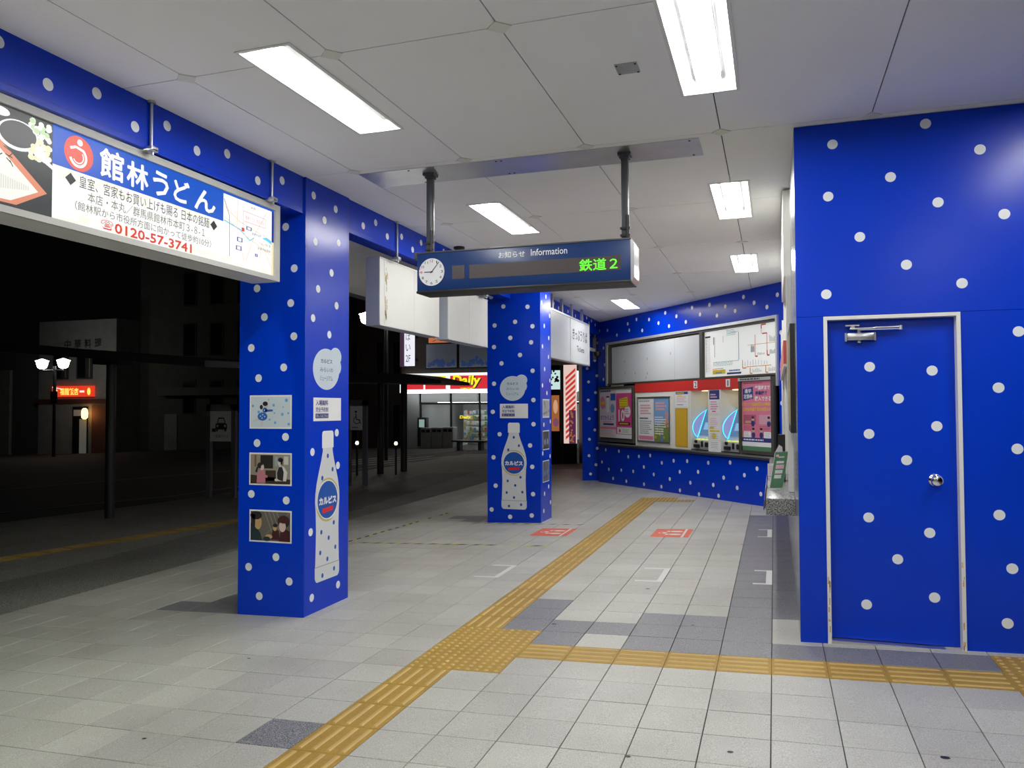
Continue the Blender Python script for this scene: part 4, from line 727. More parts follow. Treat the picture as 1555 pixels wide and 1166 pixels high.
sheet(3.83, 4.10, 1.42, 1.79, lambda g, k: (g.rect(3.83, 4.10, 1.64, 1.79, NAVYP, k), g.scribble(3.86, 4.07, 1.66, 1.74, 2, PALEPINK, k+LAY), g.scribble(3.86, 4.07, 1.47, 1.62, 4, PINK, k), g.rect(3.9, 4.0, 1.44, 1.46, HOTPINK, k)))
sheet(3.81, 4.11, 1.17, 1.38, lambda g, k: (g.scribble(3.85, 4.07, 1.19, 1.35, 5, PALEPINK, k), g.rect(3.83, 3.95, 1.17, 1.195, YELP, k)))
sheet(3.81, 4.11, 0.99, 1.155, lambda g, k: (g.rect(3.83, 4.09, 1.12, 1.145, YELP, k), g.disc(3.95, 1.05, 0.05, YELP, k), g.scribble(3.85, 4.07, 1.0, 1.10, 3, INKG, k+LAY, 0.3)))
sheet(3.81, 4.11, 0.83, 0.98, lambda g, k: g.scribble(3.86, 4.06, 0.85, 0.96, 4, INKG, k, 0.3))
t = thing('poster_board', 'black framed pink commuter pass poster at the right of the ticket machines', 'poster board', at(5.04, 0.8))
g = G(TW); g.box(4.645, 5.46, 0.815, 1.958, 0.001, 0.03, BLACK); frame(g, 4.645, 5.46, 0.815, 1.958, 0.03, 0.06, 0.05, DKF); g.box(5.40, 5.46, 0.815, 1.955, 0.06, 0.07, DKF); g.box(4.64, 5.40, 1.91, 1.958, 0.06, 0.066, ALU); g.scribble(4.7, 5.3, 1.925, 1.945, 1, INK, 0.0665, 0.9); g.rect(4.70, 5.40, 0.865, 0.93, GREENP, 0.0305); g.part('frame', t)
g = G(TW); P_ = 0.032; a, b, c, d = 4.675, 5.42, 0.93, 1.92; g.rect(a, b, c, d, mat('poster_rose', (0.70, 0.20, 0.30), 0.45), P_); g.rect(a, b, 0.995, 1.06, NAVYP, P_+LAY); g.rect(a, b, c, 0.995, PAPER, P_+LAY); g.scribble(a+0.05, b-0.05, 1.015, 1.04, 1, WHITE, P_+2*LAY, 0.8)
g.poly([(4.72, 1.61), (4.96, 1.64), (4.96, 1.82), (4.72, 1.79)], NAVYP, P_+LAY); g.text('通学', 4.76, 4.92, 1.725, 1.79, WHITE, P_+2*LAY, 0.02); g.text('定期券', 4.74, 4.945, 1.64, 1.71, WHITE, P_+2*LAY, 0.02)
g.text('卒業時まで', 5.01, 5.34, 1.77, 1.835, WHITE, P_+2*LAY, 0.02); g.text('券売機で', 5.01, 5.28, 1.69, 1.755, NAVYP, P_+2*LAY, 0.03); g.text('購入できる！', 5.0, 5.40, 1.605, 1.675, WHITE, P_+2*LAY, 0.02); g.text('ICカードで定期券購入の場合は', 4.70, 5.38, 1.535, 1.585, YELP, P_+2*LAY, 0.015); g.text('通学証明書確認は初回のみ', 4.72, 5.37, 1.455, 1.51, YELP, P_+2*LAY, 0.015)
for s, v, mm, side in ((4.73, 1.26, mat('tile_mauve', (0.45, 0.10, 0.17), 0.5), 1), (5.09, 1.26, mat('tile_pinkish', (0.66, 0.36, 0.46), 0.5), 1), (4.73, 1.09, WHITE, 1), (5.09, 1.09, WHITE, 0)):
    if v > 1.2: g.rect(s, s+0.29, v, v+0.14, mm, P_+LAY); pu = s+0.22
    else: g.rect(s+(0 if side else 0.11), s+(0.17 if side else 0.28), v-0.03, v+0.06, WHITE, P_+LAY); g.scribble(s+(0.02 if side else 0.13), s+(0.15 if side else 0.26), v-0.02, v+0.05, 3, INKG, P_+2*LAY, 0.3); pu = s+(0.23 if side else 0.05)
    g.disc(pu, v+0.075, 0.028, mat('skin_light', (0.65, 0.45, 0.36), 0.5), P_+3*LAY, 0.036, 14); g.disc(pu, v+0.10, 0.03, INK, P_+4*LAY, 0.02, 14); g.disc(pu, v+0.01, 0.042, NAVYP, P_+3*LAY, 0.045, 14)
g.scribble(4.74, 5.0, 1.17, 1.24, 3, mat('print_plum', (0.35, 0.08, 0.12), 0.5), P_+LAY, 0.35); g.scribble(5.1, 5.38, 1.17, 1.24, 3, mat('print_plum', (0.35, 0.08, 0.12), 0.5), P_+LAY, 0.35); g.scribble(4.74, 5.3, 1.86, 1.885, 1, mat('print_plum', (0.35, 0.08, 0.12), 0.5), P_+LAY, 0.6)
g.rect(4.77, 4.90, 1.275, 1.31, mat('ticket_tan', (0.55, 0.35, 0.2), 0.5), P_+2*LAY); g.part('poster', t, 'pink commuter pass poster')
# camera on a bracket at the far corner
g = G(); g.box(-3.52, -3.46, 15.9, 15.98, 2.5, 2.95, DKF); g.box(-3.50, -3.47, 15.4, 15.95, 2.66, 2.72, CREAM); g.lathe((-3.44, 15.94, 2.66), [(0.07, 0), (0.075, -0.05), (0.06, -0.09), (0.02, -0.11)], BLACK, n=14)
g.cyl((-3.49, 15.94, 2.93), (-3.49, 15.94, 3.03), 0.02, DKF)
g.top('wall_camera', 'dark camera on a bracket under the beam beside the ticket sign', 'camera', (-3.49, 15.94, 2.5))

# ------------------------------------------------------------------ booth side with the service counter (faces -X)
SD = Fr((0.14, 0, 0), (0, -1, 0), (0, 0, 1))       # u = -Y, v = Z, n = -X
g = G(); g.box(0.145, 0.5, 5.56, 11.95, -0.1, H-0.002, ENAMEL); WS = g.struct('wall_side')
SIDEP = mat('side_panel_steel', (0.40, 0.41, 0.46), 0.22, 0.9); g = G(); g.box(0.139, 0.1445, 5.362, 6.72, -0.05, H-0.004, SIDEP); g.part('steel_panel', WS); g = G(); g.box(0.139, 0.1445, 6.725, 11.9, -0.05, 0.705, SIDEP); g.part('steel_panel', WS)
g = G(); g.box(0.085, 0.1445, 6.8, 8.45, 2.575, H-0.02, mat('header_pale', (0.66, 0.66, 0.62), 0.4)); g.part('header_box', WS)
for y in (6.74, 8.45, 10.2, 11.8): g = G(); g.box(0.10, 0.1445, y-0.045, y+0.045, 0.835, 2.57, ENAMEL); g.part('window_post', WS)
for a, b in ((6.79, 8.40), (8.50, 10.15), (10.25, 11.75)): g = G(); g.box(0.128, 0.134, a, b, 0.86, 1.85, GLASSD); g.part('window_pane', WS)
g = G(); g.box(0.075, 0.099, 6.75, 10.3, 1.86, 2.05, mat('red_band', (0.66, 0.10, 0.08), 0.35)); g.box(0.075, 0.0985, 6.75, 10.3, 1.84, 1.8595, ENAMEL); g.top('service_sign', 'red sign band over the service counter window', 'sign', (0.09, 8.5, 1.84))
t = thing('edge_poster', 'narrow black poster frame seen edge on beside the blue corner', 'poster frame', (0.125, 6.2, 1.33))
g = G(); g.box(0.108, 0.1385, 5.80, 6.60, 1.33, 2.09, BLACK); g.part('frame', t); g = G(); g.raw([(0.1075, 5.85, 1.38), (0.1075, 6.55, 1.38), (0.1075, 6.55, 2.04), (0.1075, 5.85, 2.04)], [(3, 2, 1, 0)], mat('poster_sepia', (0.35, 0.28, 0.12), 0.5)); g.part('poster', t)
g = G(); g.box(-0.068, 0.1385, 6.2, 11.3, 0.71, 0.832, GRANITE, 0.004); g.top('service_counter', 'speckled granite counter slab projecting beside the blue corner', 'counter', (0.03, 8.7, 0.71))
# things on the counter
t = thing('sign_stand', 'tilted green notice in a clear stand on the granite counter', 'sign stand', (0.0, 6.85, 0.832))
sf = Fr((-0.045, 6.86, 0.834), (0.985, 0.17, 0.04), (0.16, 0.09, 0.98))
g = G(sf); g.box(-0.005, 0.105, 0, 0.315, -0.004, 0.0, ACRYL); g.box(-0.005, 0.105, 0, 0.004, -0.05, 0.0, ACRYL); g.part('holder', t)
g = G(sf); g.rect(0.0, 0.10, 0.01, 0.31, GREENP, 0.001); g.rect(0.02, 0.08, 0.215, 0.235, WHITE, 0.0016); g.rect(0.02, 0.085, 0.17, 0.205, PALEPINK, 0.0016); g.rect(0.02, 0.08, 0.13, 0.16, PAPER, 0.0016); g.rect(0.02, 0.075, 0.09, 0.12, PAPER, 0.0016); g.disc(0.02, 0.28, 0.012, PALEPINK, 0.0016); g.scribble(0.03, 0.09, 0.255, 0.28, 1, PAPER, 0.0016, 0.5); g.part('notice', t)
g = G(); g.prism([(0.03, 7.6), (0.09, 7.6), (0.09, 7.75), (0.03, 7.75)], 0.834, 1.26, BLACK); g.top('leaflet_holder', 'black leaflet holder standing at the counter window', 'holder', (0.06, 7.67, 0.832))
g = G(Fr((-0.03, 7.3, 0.834), (0.98, 0.2, 0), (0.1, 0.1, 0.99))); g.box(0, 0.07, 0, 0.27, -0.003, 0, PAPER); g.poly([(0.0, 0.27), (0.07, 0.27), (0.06, 0.33), (0.03, 0.35), (0.01, 0.30)], PAPER, 0.0005); g.top('leaflet', 'crumpled white leaflet behind the green notice on the counter', 'leaflet', (0, 7.3, 0.834))
g = G(); g.raw([(-0.0695, 7.0, 0.95-0.05), (-0.0695, 7.25, 0.93), (-0.0695, 7.25, 0.66), (-0.10, 7.0, 0.64)], [(0, 1, 2, 3), (3, 2, 1, 0)], PAPER); g.top('notice_sheet', 'white paper notice hanging off the edge of the granite counter', 'notice', (-0.075, 7.1, 0.7))
g = G(Fr((-0.066, 8.2, 0.834), (0.98, 0.2, 0), (0, 0, 1))); g.box(0, 0.07, 0, 0.12, -0.02, 0, PAPER); g.scribble(0.01, 0.06, 0.02, 0.1, 4, PALEPINK, 0.0006); g.top('price_card', 'small white card at the back of the granite counter', 'card', (-0.03, 8.2, 0.834))

# ------------------------------------------------------------------ marks on the floor
class FF:
    def __init__(s, dz): s.dz = dz
    def __call__(s, u, v, w=0): return Vector((u, v, fz(u, v)+s.dz+w))
    n = Vector((0, 0, 1))
FM = FF(0.0012)
def red_mark(x0, x1, y0, y1, label):
    g = G(FM); g.rect(x0, x1, y0, y1, STICK); dx, dy = x1-x0, y1-y0; X = lambda q: x0+dx*q; Y = lambda q: y0+dy*q
    g.rect(X(0.80), X(0.86), y0, y1, STICKW, LAY)
    for q in (0.32, 0.68): g.disc(X(0.60), Y(q), dx*0.17, STICKW, LAY, dy*0.09, 16); g.disc(X(0.38), Y(q), dx*0.05, STICKW, LAY, dy*0.07, 12)
    g.ring(X(0.28), Y(0.5), dx*0.12, dx*0.15, STICKW, LAY, 90, 270)
    g.disc(X(0.30), Y(0.5), dx*0.06, STICKW, LAY, dy*0.08, 12)
    g.top('floor_sticker', label, 'floor sticker', ((x0+x1)/2, (y0+y1)/2, fz((x0+x1)/2, (y0+y1)/2)), 'red footprint floor stickers')
red_mark(-2.86, -2.40, 9.27, 9.86, 'red floor sticker with footprints beside the middle pillar'); red_mark(-1.40, -0.96, 9.32, 9.93, 'red floor sticker with footprints right of the yellow strip')
def bracket(x0, x1, y0, y1, label, wv=0.05, wh=0.03, right=True):
    g = G(FM); g.rect(x1-wv, x1, y0, y1, STICKW); g.rect(x0, x1-wv, y0, y0+wh*1.5, STICKW); g.rect(x0, x1-wv, y1-wh*1.5, y1, STICKW)
    g.top('floor_marking', label, 'floor marking', ((x0+x1)/2, (y0+y1)/2, fz((x0+x1)/2, (y0+y1)/2)), 'white corner marks on the floor')
bracket(-2.67, -2.425, 6.88, 7.46, 'white corner mark on the floor left of the yellow strip'); bracket(-1.18, -0.94, 6.93, 7.52, 'white corner mark on the pale tiles right of the yellow strip')
bracket(-0.19, -0.036, 6.96, 7.55, 'nearer white corner mark on the dark tiles by the counter'); bracket(-0.20, -0.045, 9.42, 9.99, 'farther white corner mark on the dark tiles by the counter')
g = G(FM); g.line([(-3.45, 13.95), (-2.97, 14.39)], 0.03, STICKW); g.top('floor_marking', 'thin white tape line on the floor near the far pillar', 'floor marking', (-3.2, 14.17, fz(-3.2, 14.17)))
def tape(p0, p1, label, wd=0.05):
    g = G(FM); a, b = Vector(p0), Vector(p1); d = b-a; L = d.length; d.normalize(); n = int(L/0.09); q = Vector((-d.y, d.x))*wd/2; sh = d*0.03
    for k in range(n):
        if random.random() < 0.12: continue
        s, e = a+d*(L*k/n), a+d*(L*(k+1)/n); g.poly([s-q-sh, e-q-sh, e+q+sh, s+q+sh], TAPEY if k % 2 else BLACK)
    m = (a+b)/2; g.top('hazard_tape', label, 'floor tape', (m.x, m.y, fz(m.x, m.y)), 'worn hazard tape on the floor')
tape((-4.95, 8.55), (-2.42, 8.57), 'worn yellow and black tape across the floor before the middle pillar'); tape((-4.97, 8.6), (-4.76, 11.55), 'worn yellow and black tape running towards the street from the middle pillar'); tape((-3.97, 10.27), (-2.41, 10.20), 'worn yellow and black tape along the foot of the middle pillar')
g = G(FM)
for x, y, r in ((-1.02, 6.65, 0.02), (-1.27, 2.75, 0.016), (-0.62, 3.45, 0.012), (0.66, 3.75, 0.02), (-1.32, 2.88, 0.018), (-1.5, 5.45, 0.02), (-0.55, 5.6, 0.014), (-0.2, 3.6, 0.014), (-0.76, 3.05, 0.012), (-3.2, 4.3, 0.012), (-2.9, 3.1, 0.012), (-0.35, 8.9, 0.016)): g.disc(x, y, r, BLACK, 0.0062 if x in (-1.32,) else 0, r*0.8, 9)
g.part('stain', FLOOR, 'dark gum spots')

# ------------------------------------------------------------------ street side
def ground(name, pts, dz, m, th=0.3):
    g = G(); n = len(pts); g.raw([(x, y, fz(x, y)+dz) for x, y in pts]+[(x, y, fz(x, y)+dz-th) for x, y in pts], [tuple(range(n)), tuple(range(n, 2*n))[::-1]]+[(k, n+k, n+(k+1) % n, (k+1) % n) for k in range(n)], m); return g.struct(name)
PV = ground('pavement', [(-6.045, -3), (-6.045, 20.01), (4, 20.01), (4, 28), (-11.2, 28), (-11.2, 15), (-11.4, 12.6), (-12.1, 9.8), (-13.0, 6.5), (-14, -3)], -0.004, PAVE)
g = G(FF(-0.0025)); BAND = mat('granite_band_dark', (0.23, 0.225, 0.205), 0.7, speck=(90, 0.15, 0.4), stain=0.2)
for k in range(24):
    y0 = -2.5+0.9*k; o_ = 0.0 if y0 < 6.5 else 0.11*(y0-6.5)
    g = G(FF(-0.0025)); g.rect(-7.35-o_, -6.05-o_, y0, y0+0.895, BAND); g.part('paving_slab', PV)
ROAD = ground('road', [(-75, -10), (4, -10), (4, 70), (-75, 70)], -0.14, ASPHALT, 0.2)
ROAD.location.z = 0
for k in range(18):
    x = -8.75+0.2*k*0.76/3.34*1.5; y = 6.4+0.30*k; o = bpy.data.objects.new('tactile_tile', TM['y']); COL.objects.link(o); o.parent = PV; o.rotation_euler = (0, 0, -0.22); o.location = (-8.75+0.0685*k, 6.4+0.293*k, fz(-8.75+0.0685*k, 6.4+0.293*k)+0.004)
g = G(FF(-0.1385))
for p in ([(-16.5, 9), (-13.2, 15), (-12.6, 26)], [(-22, 14), (-17, 24), (-14, 34)]): g.line(p, 0.15, ROADW)
for k in range(5): g.line([(-16.5+1.0*k, 24.5), (-15.2+1.0*k, 29.5)], 0.42, ROADW)
g.part('road_marking', ROAD)
SH = mat('shelter_steel', (0.035, 0.035, 0.04), 0.5); LAMPW = mat('lamp_globe', (0.9, 0.9, 0.9), 0.3, emit=(1, 1, 0.92), strength=9.0)
t = thing('bus_shelter', 'dark bus shelter with a wide flat canopy on one round post', 'bus shelter', (-10.5, 10.4, fz(-10.5, 10.4)))
g = G(); g.cyl((-10.5, 10.4, fz(-10.5, 10.4)-0.02), (-10.5, 10.4, 2.34), 0.075, SH); g.box(-10.75, -10.2, 10.25, 10.55, 2.26, 2.36, SH); g.part('post', t)
g = G(); g.raw([(-17, 9.6, 2.86), (-8.2, 9.9, 2.15), (-7.8, 11.6, 2.17), (-17, 11.4, 2.88), (-17, 9.6, 3.1), (-11, 9.8, 2.52), (-8.2, 9.9, 2.25), (-7.8, 11.6, 2.27), (-11, 11.5, 2.52), (-17, 11.4, 3.1)], [(3, 2, 1, 0), (4, 5, 8, 9), (5, 6, 7, 8), (0, 1, 6, 5, 4), (1, 2, 7, 6), (2, 3, 9, 8, 7), (3, 0, 4, 9)], SH); g.part('roof', t)
t = thing('bus_shelter', 'farther bus shelter with pale roof edge seen left of the middle pillar', 'bus shelter', (-9.8, 19, fz(-9.8, 19)))
for x, y in ((-10.02, 19.0), (-9.72, 19.8)): g = G(); g.cyl((x, y, fz(x, y)-0.02), (x, y, 2.2), 0.09, SH); g.part('post', t)
g = G(); g.raw([(-14, 18.4, 2.30), (-8.0, 18.4, 2.14), (-8.0, 20.4, 2.14), (-14, 20.4, 2.3), (-14, 18.4, 2.56), (-8.9, 18.4, 2.40), (-8.0, 18.4, 2.22), (-8.0, 20.4, 2.22), (-8.9, 20.4, 2.40), (-14, 20.4, 2.56)], [(3, 2, 1, 0), (0, 1, 6, 5, 4), (4, 5, 8, 9), (5, 6, 7, 8), (1, 2, 7, 6), (2, 3, 9, 8, 7), (3, 0, 4, 9)], mat('shelter_roof_metal', (0.10, 0.10, 0.11), 0.4, 0.3)); g.part('roof', t)
# parking sign boards
def street_board(label, x0, x1, y, zt, zb_, draw):
    xm = (x0+x1)/2; t = thing('street_sign', label, 'street sign', (xm, y, fz(xm, y)))
    pm = mat('sign_post_grey', (0.16, 0.16, 0.17), 0.5)
    for x in (x0-0.05, x1+0.05): g = G(); g.box(x-0.05, x+0.05, y-0.03, y+0.05, fz(x, y)-0.02, zt+0.13, pm); g.part('post', t)
    g = G(); g.box(x0-0.1, x1+0.1, y-0.03, y+0.05, zt, zt+0.13, pm); g.part('crossbar', t)
    g = G(FY(y)); g.box(x0, x1, zb_, zt-0.005, -0.02, 0.035, mat('street_board_white', (0.88, 0.88, 0.88), 0.5)); draw(g, 0.0358); g.part('board', t)
def car(g, w):
    u, v = -10.57, 1.10
    g.poly([(u-0.14, v), (u+0.14, v), (u+0.14, v+0.1), (u+0.10, v+0.13), (u+0.07, v+0.24), (u-0.07, v+0.24), (u-0.10, v+0.13), (u-0.14, v+0.1)], INK, w); g.poly([(u-0.08, v+0.13), (u+0.08, v+0.13), (u+0.055, v+0.215), (u-0.055, v+0.215)], PAPER, w+LAY)
    for s in (-1, 1): g.disc(u+s*0.09, v+0.07, 0.025, PAPER, w+LAY, n=10); g.rect(u+s*0.1-0.02, u+s*0.1+0.02, v-0.04, v, INK, w)
    g.rect(-10.79, -10.7, 1.05, 1.12, INK, w); g.text('一般車のりば', -10.76, -10.4, 0.93, 1.0, INK, w)
street_board('white street board with a black car and boarding text', -10.84, -10.34, 13.3, 1.475, 0.86, car)
def chair(g, w):
    g.ring(-8.91, 1.25, 0.07, 0.085, INK, w, 100, 380); g.disc(-8.93, 1.44, 0.025, INK, w); g.line([(-8.93, 1.40), (-8.92, 1.27), (-8.85, 1.26), (-8.81, 1.17)], 0.02, INK, w); g.scribble(-9.02, -8.82, 1.07, 1.11, 1, INKG, w, 0.8)
street_board('white street board with a wheelchair symbol', -9.08, -8.77, 15.8, 1.575, 1.03, chair)
# double globe street lamp
t = thing('street_lamp', 'street lamp with two white globes before the restaurant', 'street lamp', (-40.6, 36, fz(-40.6, 36)-0.14))
zz = fz(-40.6, 36)-0.15
g = G(); g.cyl((-40.6, 36, zz), (-40.6, 36, 4.1), 0.09, SH); g.cyl((-41.5, 36, 3.85), (-39.9, 36, 3.85), 0.05, SH); g.box(-40.7, -40.25, 35.8, 35.9, 1.9, 2.6, SH); g.part('post', t)
for x in (-41.6, -39.95): g = G(); g.lathe((x, 36, 3.95), [(0.12, 0), (0.24, 0.08), (0.3, 0.25), (0.33, 0.42), (0.38, 0.48), (0.05, 0.6)], LAMPW, n=16); g.part('lamp_globe', t)
# restaurant
def bz(x, y): return fz(x, y)-0.3
t = thing('restaurant_building', 'white two storey restaurant with a lit red and yellow sign', 'building', (-42, 44, bz(-42, 44)))
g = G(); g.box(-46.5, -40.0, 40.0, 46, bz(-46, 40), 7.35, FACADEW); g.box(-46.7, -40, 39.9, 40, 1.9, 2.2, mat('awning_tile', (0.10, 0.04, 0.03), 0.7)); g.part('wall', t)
g = G(FY(39.8)); g.box(-45.1, -41.7, 2.35, 3.05, -0.2, 0, mat('sign_red_dim', (0.5, 0.03, 0.02), 0.5, emit=(0.62, 0.035, 0.012), strength=1.2)); ly = lit('yellow', (1, 0.62, 0.10), 1.4); g.text('福龍飯店', -44.4, -42.85, 2.45, 2.92, ly, 0.02, 0.02); g.disc(-44.8, 2.68, 0.2, ly, 0.02); g.disc(-41.98, 2.68, 0.14, ly, 0.02, 0.24); g.rect(-42.75, -42.35, 2.62, 2.75, lit('white2', (0.9, 0.85, 0.75), 1), 0.02); g.line([(-45.05, 2.98), (-44.2, 2.85)], 0.06, lit('white2', (0.9, 0.85, 0.75), 1), 0.03); g.part('lit_sign', t)
for a, b in ((-45.2, -43.9), (-43.2, -41.9)):
    g = G(FY(39.97)); g.box(a, b, 3.5, 5.2, -0.02, 0.05, DKGREY); wf = g.part('window', t); g = G(FY(39.97)); g.rect(a+0.1, b-0.55, 3.6, 5.1, GLASSD, 0.052); g.rect(b-0.25, b-0.15, 3.6, 5.1, mat('window_edge_lit', (0.3, 0.26, 0.16), 0.5), 0.052); g.part('pane', wf)
g = G(FY(39.96)); g.rect(-43.5, -42.2, -1.5, 1.7, BLACK, 0.01); g.rect(-42.9, -42.3, -1.4, 0.9, mat('doorway_lit', (0.4, 0.4, 0.36), 0.6, emit=(0.10, 0.10, 0.085), strength=0.5), 0.02); g.rect(-43.4, -42.3, 1.1, 1.5, mat('doorway_lit', (0.4, 0.4, 0.36), 0.6), 0.02); g.rect(-41.9, -40.4, -1.5, 1.8, mat('door_wood', (0.16, 0.06, 0.04), 0.7), 0.01); g.part('door', t)
g = G(); g.lathe((-42.0, 39.5, 0.9), [(0.08, 0), (0.18, 0.1), (0.2, 0.4), (0.16, 0.62), (0.08, 0.7)], mat('paper_lantern', (0.9, 0.6, 0.3), 0.5, emit=(1, 0.5, 0.15), strength=5), n=14); g.part('lantern', t)
for k, ch in enumerate(('中', '華', '料', '理')): g = G(FY(39.99)); g.text(ch, -44.3+0.85*k, -43.75+0.85*k, 5.5, 6.1, DKGREY, 0.02, 0.02); g.part('letter', t)
# shop left of the restaurant
t = thing('shop_building', 'dark low shop at the far left beyond the street', 'building', (-52, 42, bz(-52, 42)))
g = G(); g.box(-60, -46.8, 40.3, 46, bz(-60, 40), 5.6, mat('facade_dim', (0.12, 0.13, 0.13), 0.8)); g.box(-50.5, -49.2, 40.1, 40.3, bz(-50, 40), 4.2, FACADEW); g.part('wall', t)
for x in (-58, -55.2, -52.4): g = G(FY(40.25)); g.rect(x, x+2.2, -1.6, 1.6, GLASSD, 0.0); g.part('window', t)
t = thing('road_sign', 'round blue road sign with a white plate on a pole at the far left', 'road sign', (-36.9, 29.5, fz(-36.9, 29.5)-0.14))
g = G(); g.cyl((-37.3, 29.5, fz(-37, 29.5)-0.15), (-37.3, 29.5, 2.7), 0.04, SH); g.part('post', t)
g = G(FY(29.44)); g.disc(-37.3, 2.05, 0.36, mat('road_sign_blue', (0.02, 0.05, 0.25), 0.5), 0.0, n=24); g.rect(-37.6, -37.0, 1.35, 1.62, PAPER, 0.0); g.line([(-37.3, 2.3), (-37.3, 1.85)], 0.06, WHITE, 0.002); g.part('plate', t)
# large blocks behind
def block(name, label, x0, x1, y0, y1, zt, m, wins, wm=GLASSD):
    t = thing(name, label, 'building', ((x0+x1)/2, (y0+y1)/2, bz(x0, y0))); g = G(); g.box(x0, x1, y0, y1, bz(x0, y0), zt, m); g.part('wall', t)
    for a, b, c, d in wins:
        g = G(FY(y0)); g.box(a, b, c, d, -0.02, 0.04, mat('window_surround_dark', (0.05, 0.05, 0.05), 0.7)); wf = g.part('window', t); g = G(FY(y0)); g.rect(a+0.08, b-0.08, c+0.08, d-0.08, wm, 0.042); g.part('pane', wf)
    return t
wins = [(x, x+1.05, z, z+2.2) for z in (1.2, 4.9, 8.2) for x in (-36.5, -34.4, -32.3, -30.2)]
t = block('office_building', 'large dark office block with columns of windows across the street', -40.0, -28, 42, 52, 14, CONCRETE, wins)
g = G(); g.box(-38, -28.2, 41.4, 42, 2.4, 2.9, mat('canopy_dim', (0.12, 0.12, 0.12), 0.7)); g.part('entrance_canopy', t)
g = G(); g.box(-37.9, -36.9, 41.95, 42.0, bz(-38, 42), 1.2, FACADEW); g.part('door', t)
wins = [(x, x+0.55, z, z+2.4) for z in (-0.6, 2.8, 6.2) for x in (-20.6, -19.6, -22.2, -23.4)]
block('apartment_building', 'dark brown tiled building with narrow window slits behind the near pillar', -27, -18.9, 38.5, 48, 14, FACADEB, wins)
# convenience store
t = thing('convenience_store', 'lit convenience store with a red and yellow sign behind the middle pillar', 'building', (-14, 40, bz(-14, 38)))
zg = fz(-15, 37.5)-0.14
g = G(); g.box(-18.6, -17.6, 37.6, 44, zg-0.3, 2.3, mat('store_pier', (0.42, 0.42, 0.42), 0.6)); g.box(-18.6, -8, 37.6, 44, 3.3, 10, FACADEB); g.box(-18.6, -8, 37.7, 44, 1.85, 3.3, mat('store_fascia', (0.35, 0.35, 0.35), 0.6)); g.box(-18.6, -8, 43.8, 44, zg-0.3, 1.85, ENAMEL); g.box(-18.6, -8, 37.7, 44, zg-0.3, zg-0.02, mat('store_floor', (0.4, 0.39, 0.37), 0.4)); g.box(-8.2, -8, 37.7, 44, zg-0.3, 2, ENAMEL); g.part('wall', t)
sr, sw_, sy = lit('store_red', (0.66, 0.03, 0.04), 1.0), lit('store_white', (0.92, 0.98, 1.0), 1.05), lit('store_yellow', (0.95, 0.80, 0.02), 1.1)
g = G(FY(37.2)); g.box(-18.5, -9, 2.33, 3.32, -0.35, 0, sw_)
for a, b in ((-18.35, -17.15), (-17.05, -15.9)): g.rect(a, b, 2.50, 2.85, sr, 0.01); g.rect(a, b, 2.90, 3.18, sy, 0.01)
g.rect(-15.66, -11.5, 2.50, 3.18, sr, 0.01)
g.text('Daily', -15.50, -13.98, 2.53, 3.17, lit('ink', (0.03, 0.03, 0.03), 1), 0.016, 0.04, 0.12); g.text('Daily', -15.56, -14.05, 2.56, 3.2, sy, 0.025, 0.035, 0.12); g.text('YAMAZAKI', -15.1, -14.4, 2.48, 2.57, sy, 0.03, 0.01); g.part('lit_sign', t)
for x in (-17.55, -15.83, -14.25, -12.6): g = G(); g.box(x-0.05, x+0.05, 37.7, 37.78, zg, 2.3, BLACK); g.part('mullion', t)
g = G(); g.box(-17.6, -9, 37.68, 37.79, 1.72, 1.82, BLACK); g.part('transom', t)
for a, b in ((-17.5, -15.88), (-15.78, -14.3), (-14.2, -12.65)): g = G(); g.box(a, b, 37.73, 37.74, zg, 1.72, GLASS); g.part('window_pane', t)
STL = mat('store_lamp', (1, 1, 1), 0.5, emit=(0.95, 1, 1), strength=8.0)
for y in (39.2, 41.2): g = G(); g.box(-17.2, -9, y-0.1, y+0.1, 1.80, 1.84, STL); g.part('store_lamp', t)
cols_ = [mat('goods_%d' % k, c, 0.5) for k, c in enumerate(((0.6, 0.6, 0.58), (0.5, 0.12, 0.08), (0.55, 0.42, 0.1), (0.12, 0.25, 0.4), (0.2, 0.35, 0.15), (0.7, 0.7, 0.7), (0.7, 0.72, 0.75)))]
for x, y in ((-16.9, 42.2), (-14.9, 42.6), (-15.9, 40.2)):
    g = G(); g.box(x, x+1.7, y, y+0.4, zg, 1.35, ENAMEL)
    for k in range(6):
        for j in range(13): g.box(x+0.03+0.125*j, x+0.13+0.125*j, y-0.08, y, zg+0.15+0.3*k, zg+0.15+0.3*k+random.uniform(0.12, 0.24), random.choice(cols_))
    o = g.part('shelf_goods', t)
    o['kind'] = 'stuff'
g = G(FY(37.70)); g.text('Daily', -15.35, -14.75, 0.95, 1.15, sy, 0.0, 0.03, 0.1); g.part('glass_lettering', t)
g = G(); g.box(-18.3, -9, 36.95, 37.1, 2.30, 2.33, mat('under_sign_fill', (1, 1, 1), 0.5, emit=(0.95, 1, 1), strength=7.0)); g.part('under_sign_fill', t)  # unseen light strip added under the sign to brighten the bins
for a, b in ((-17.5, -15.9), (-15.76, -14.35), (-14.2, -12.6)): g = G(); g.box(a, b, 37.66, 37.70, 1.84, 2.28, mat('store_blind', (0.42, 0.42, 0.42), 0.6)); g.part('fascia_panel', t)
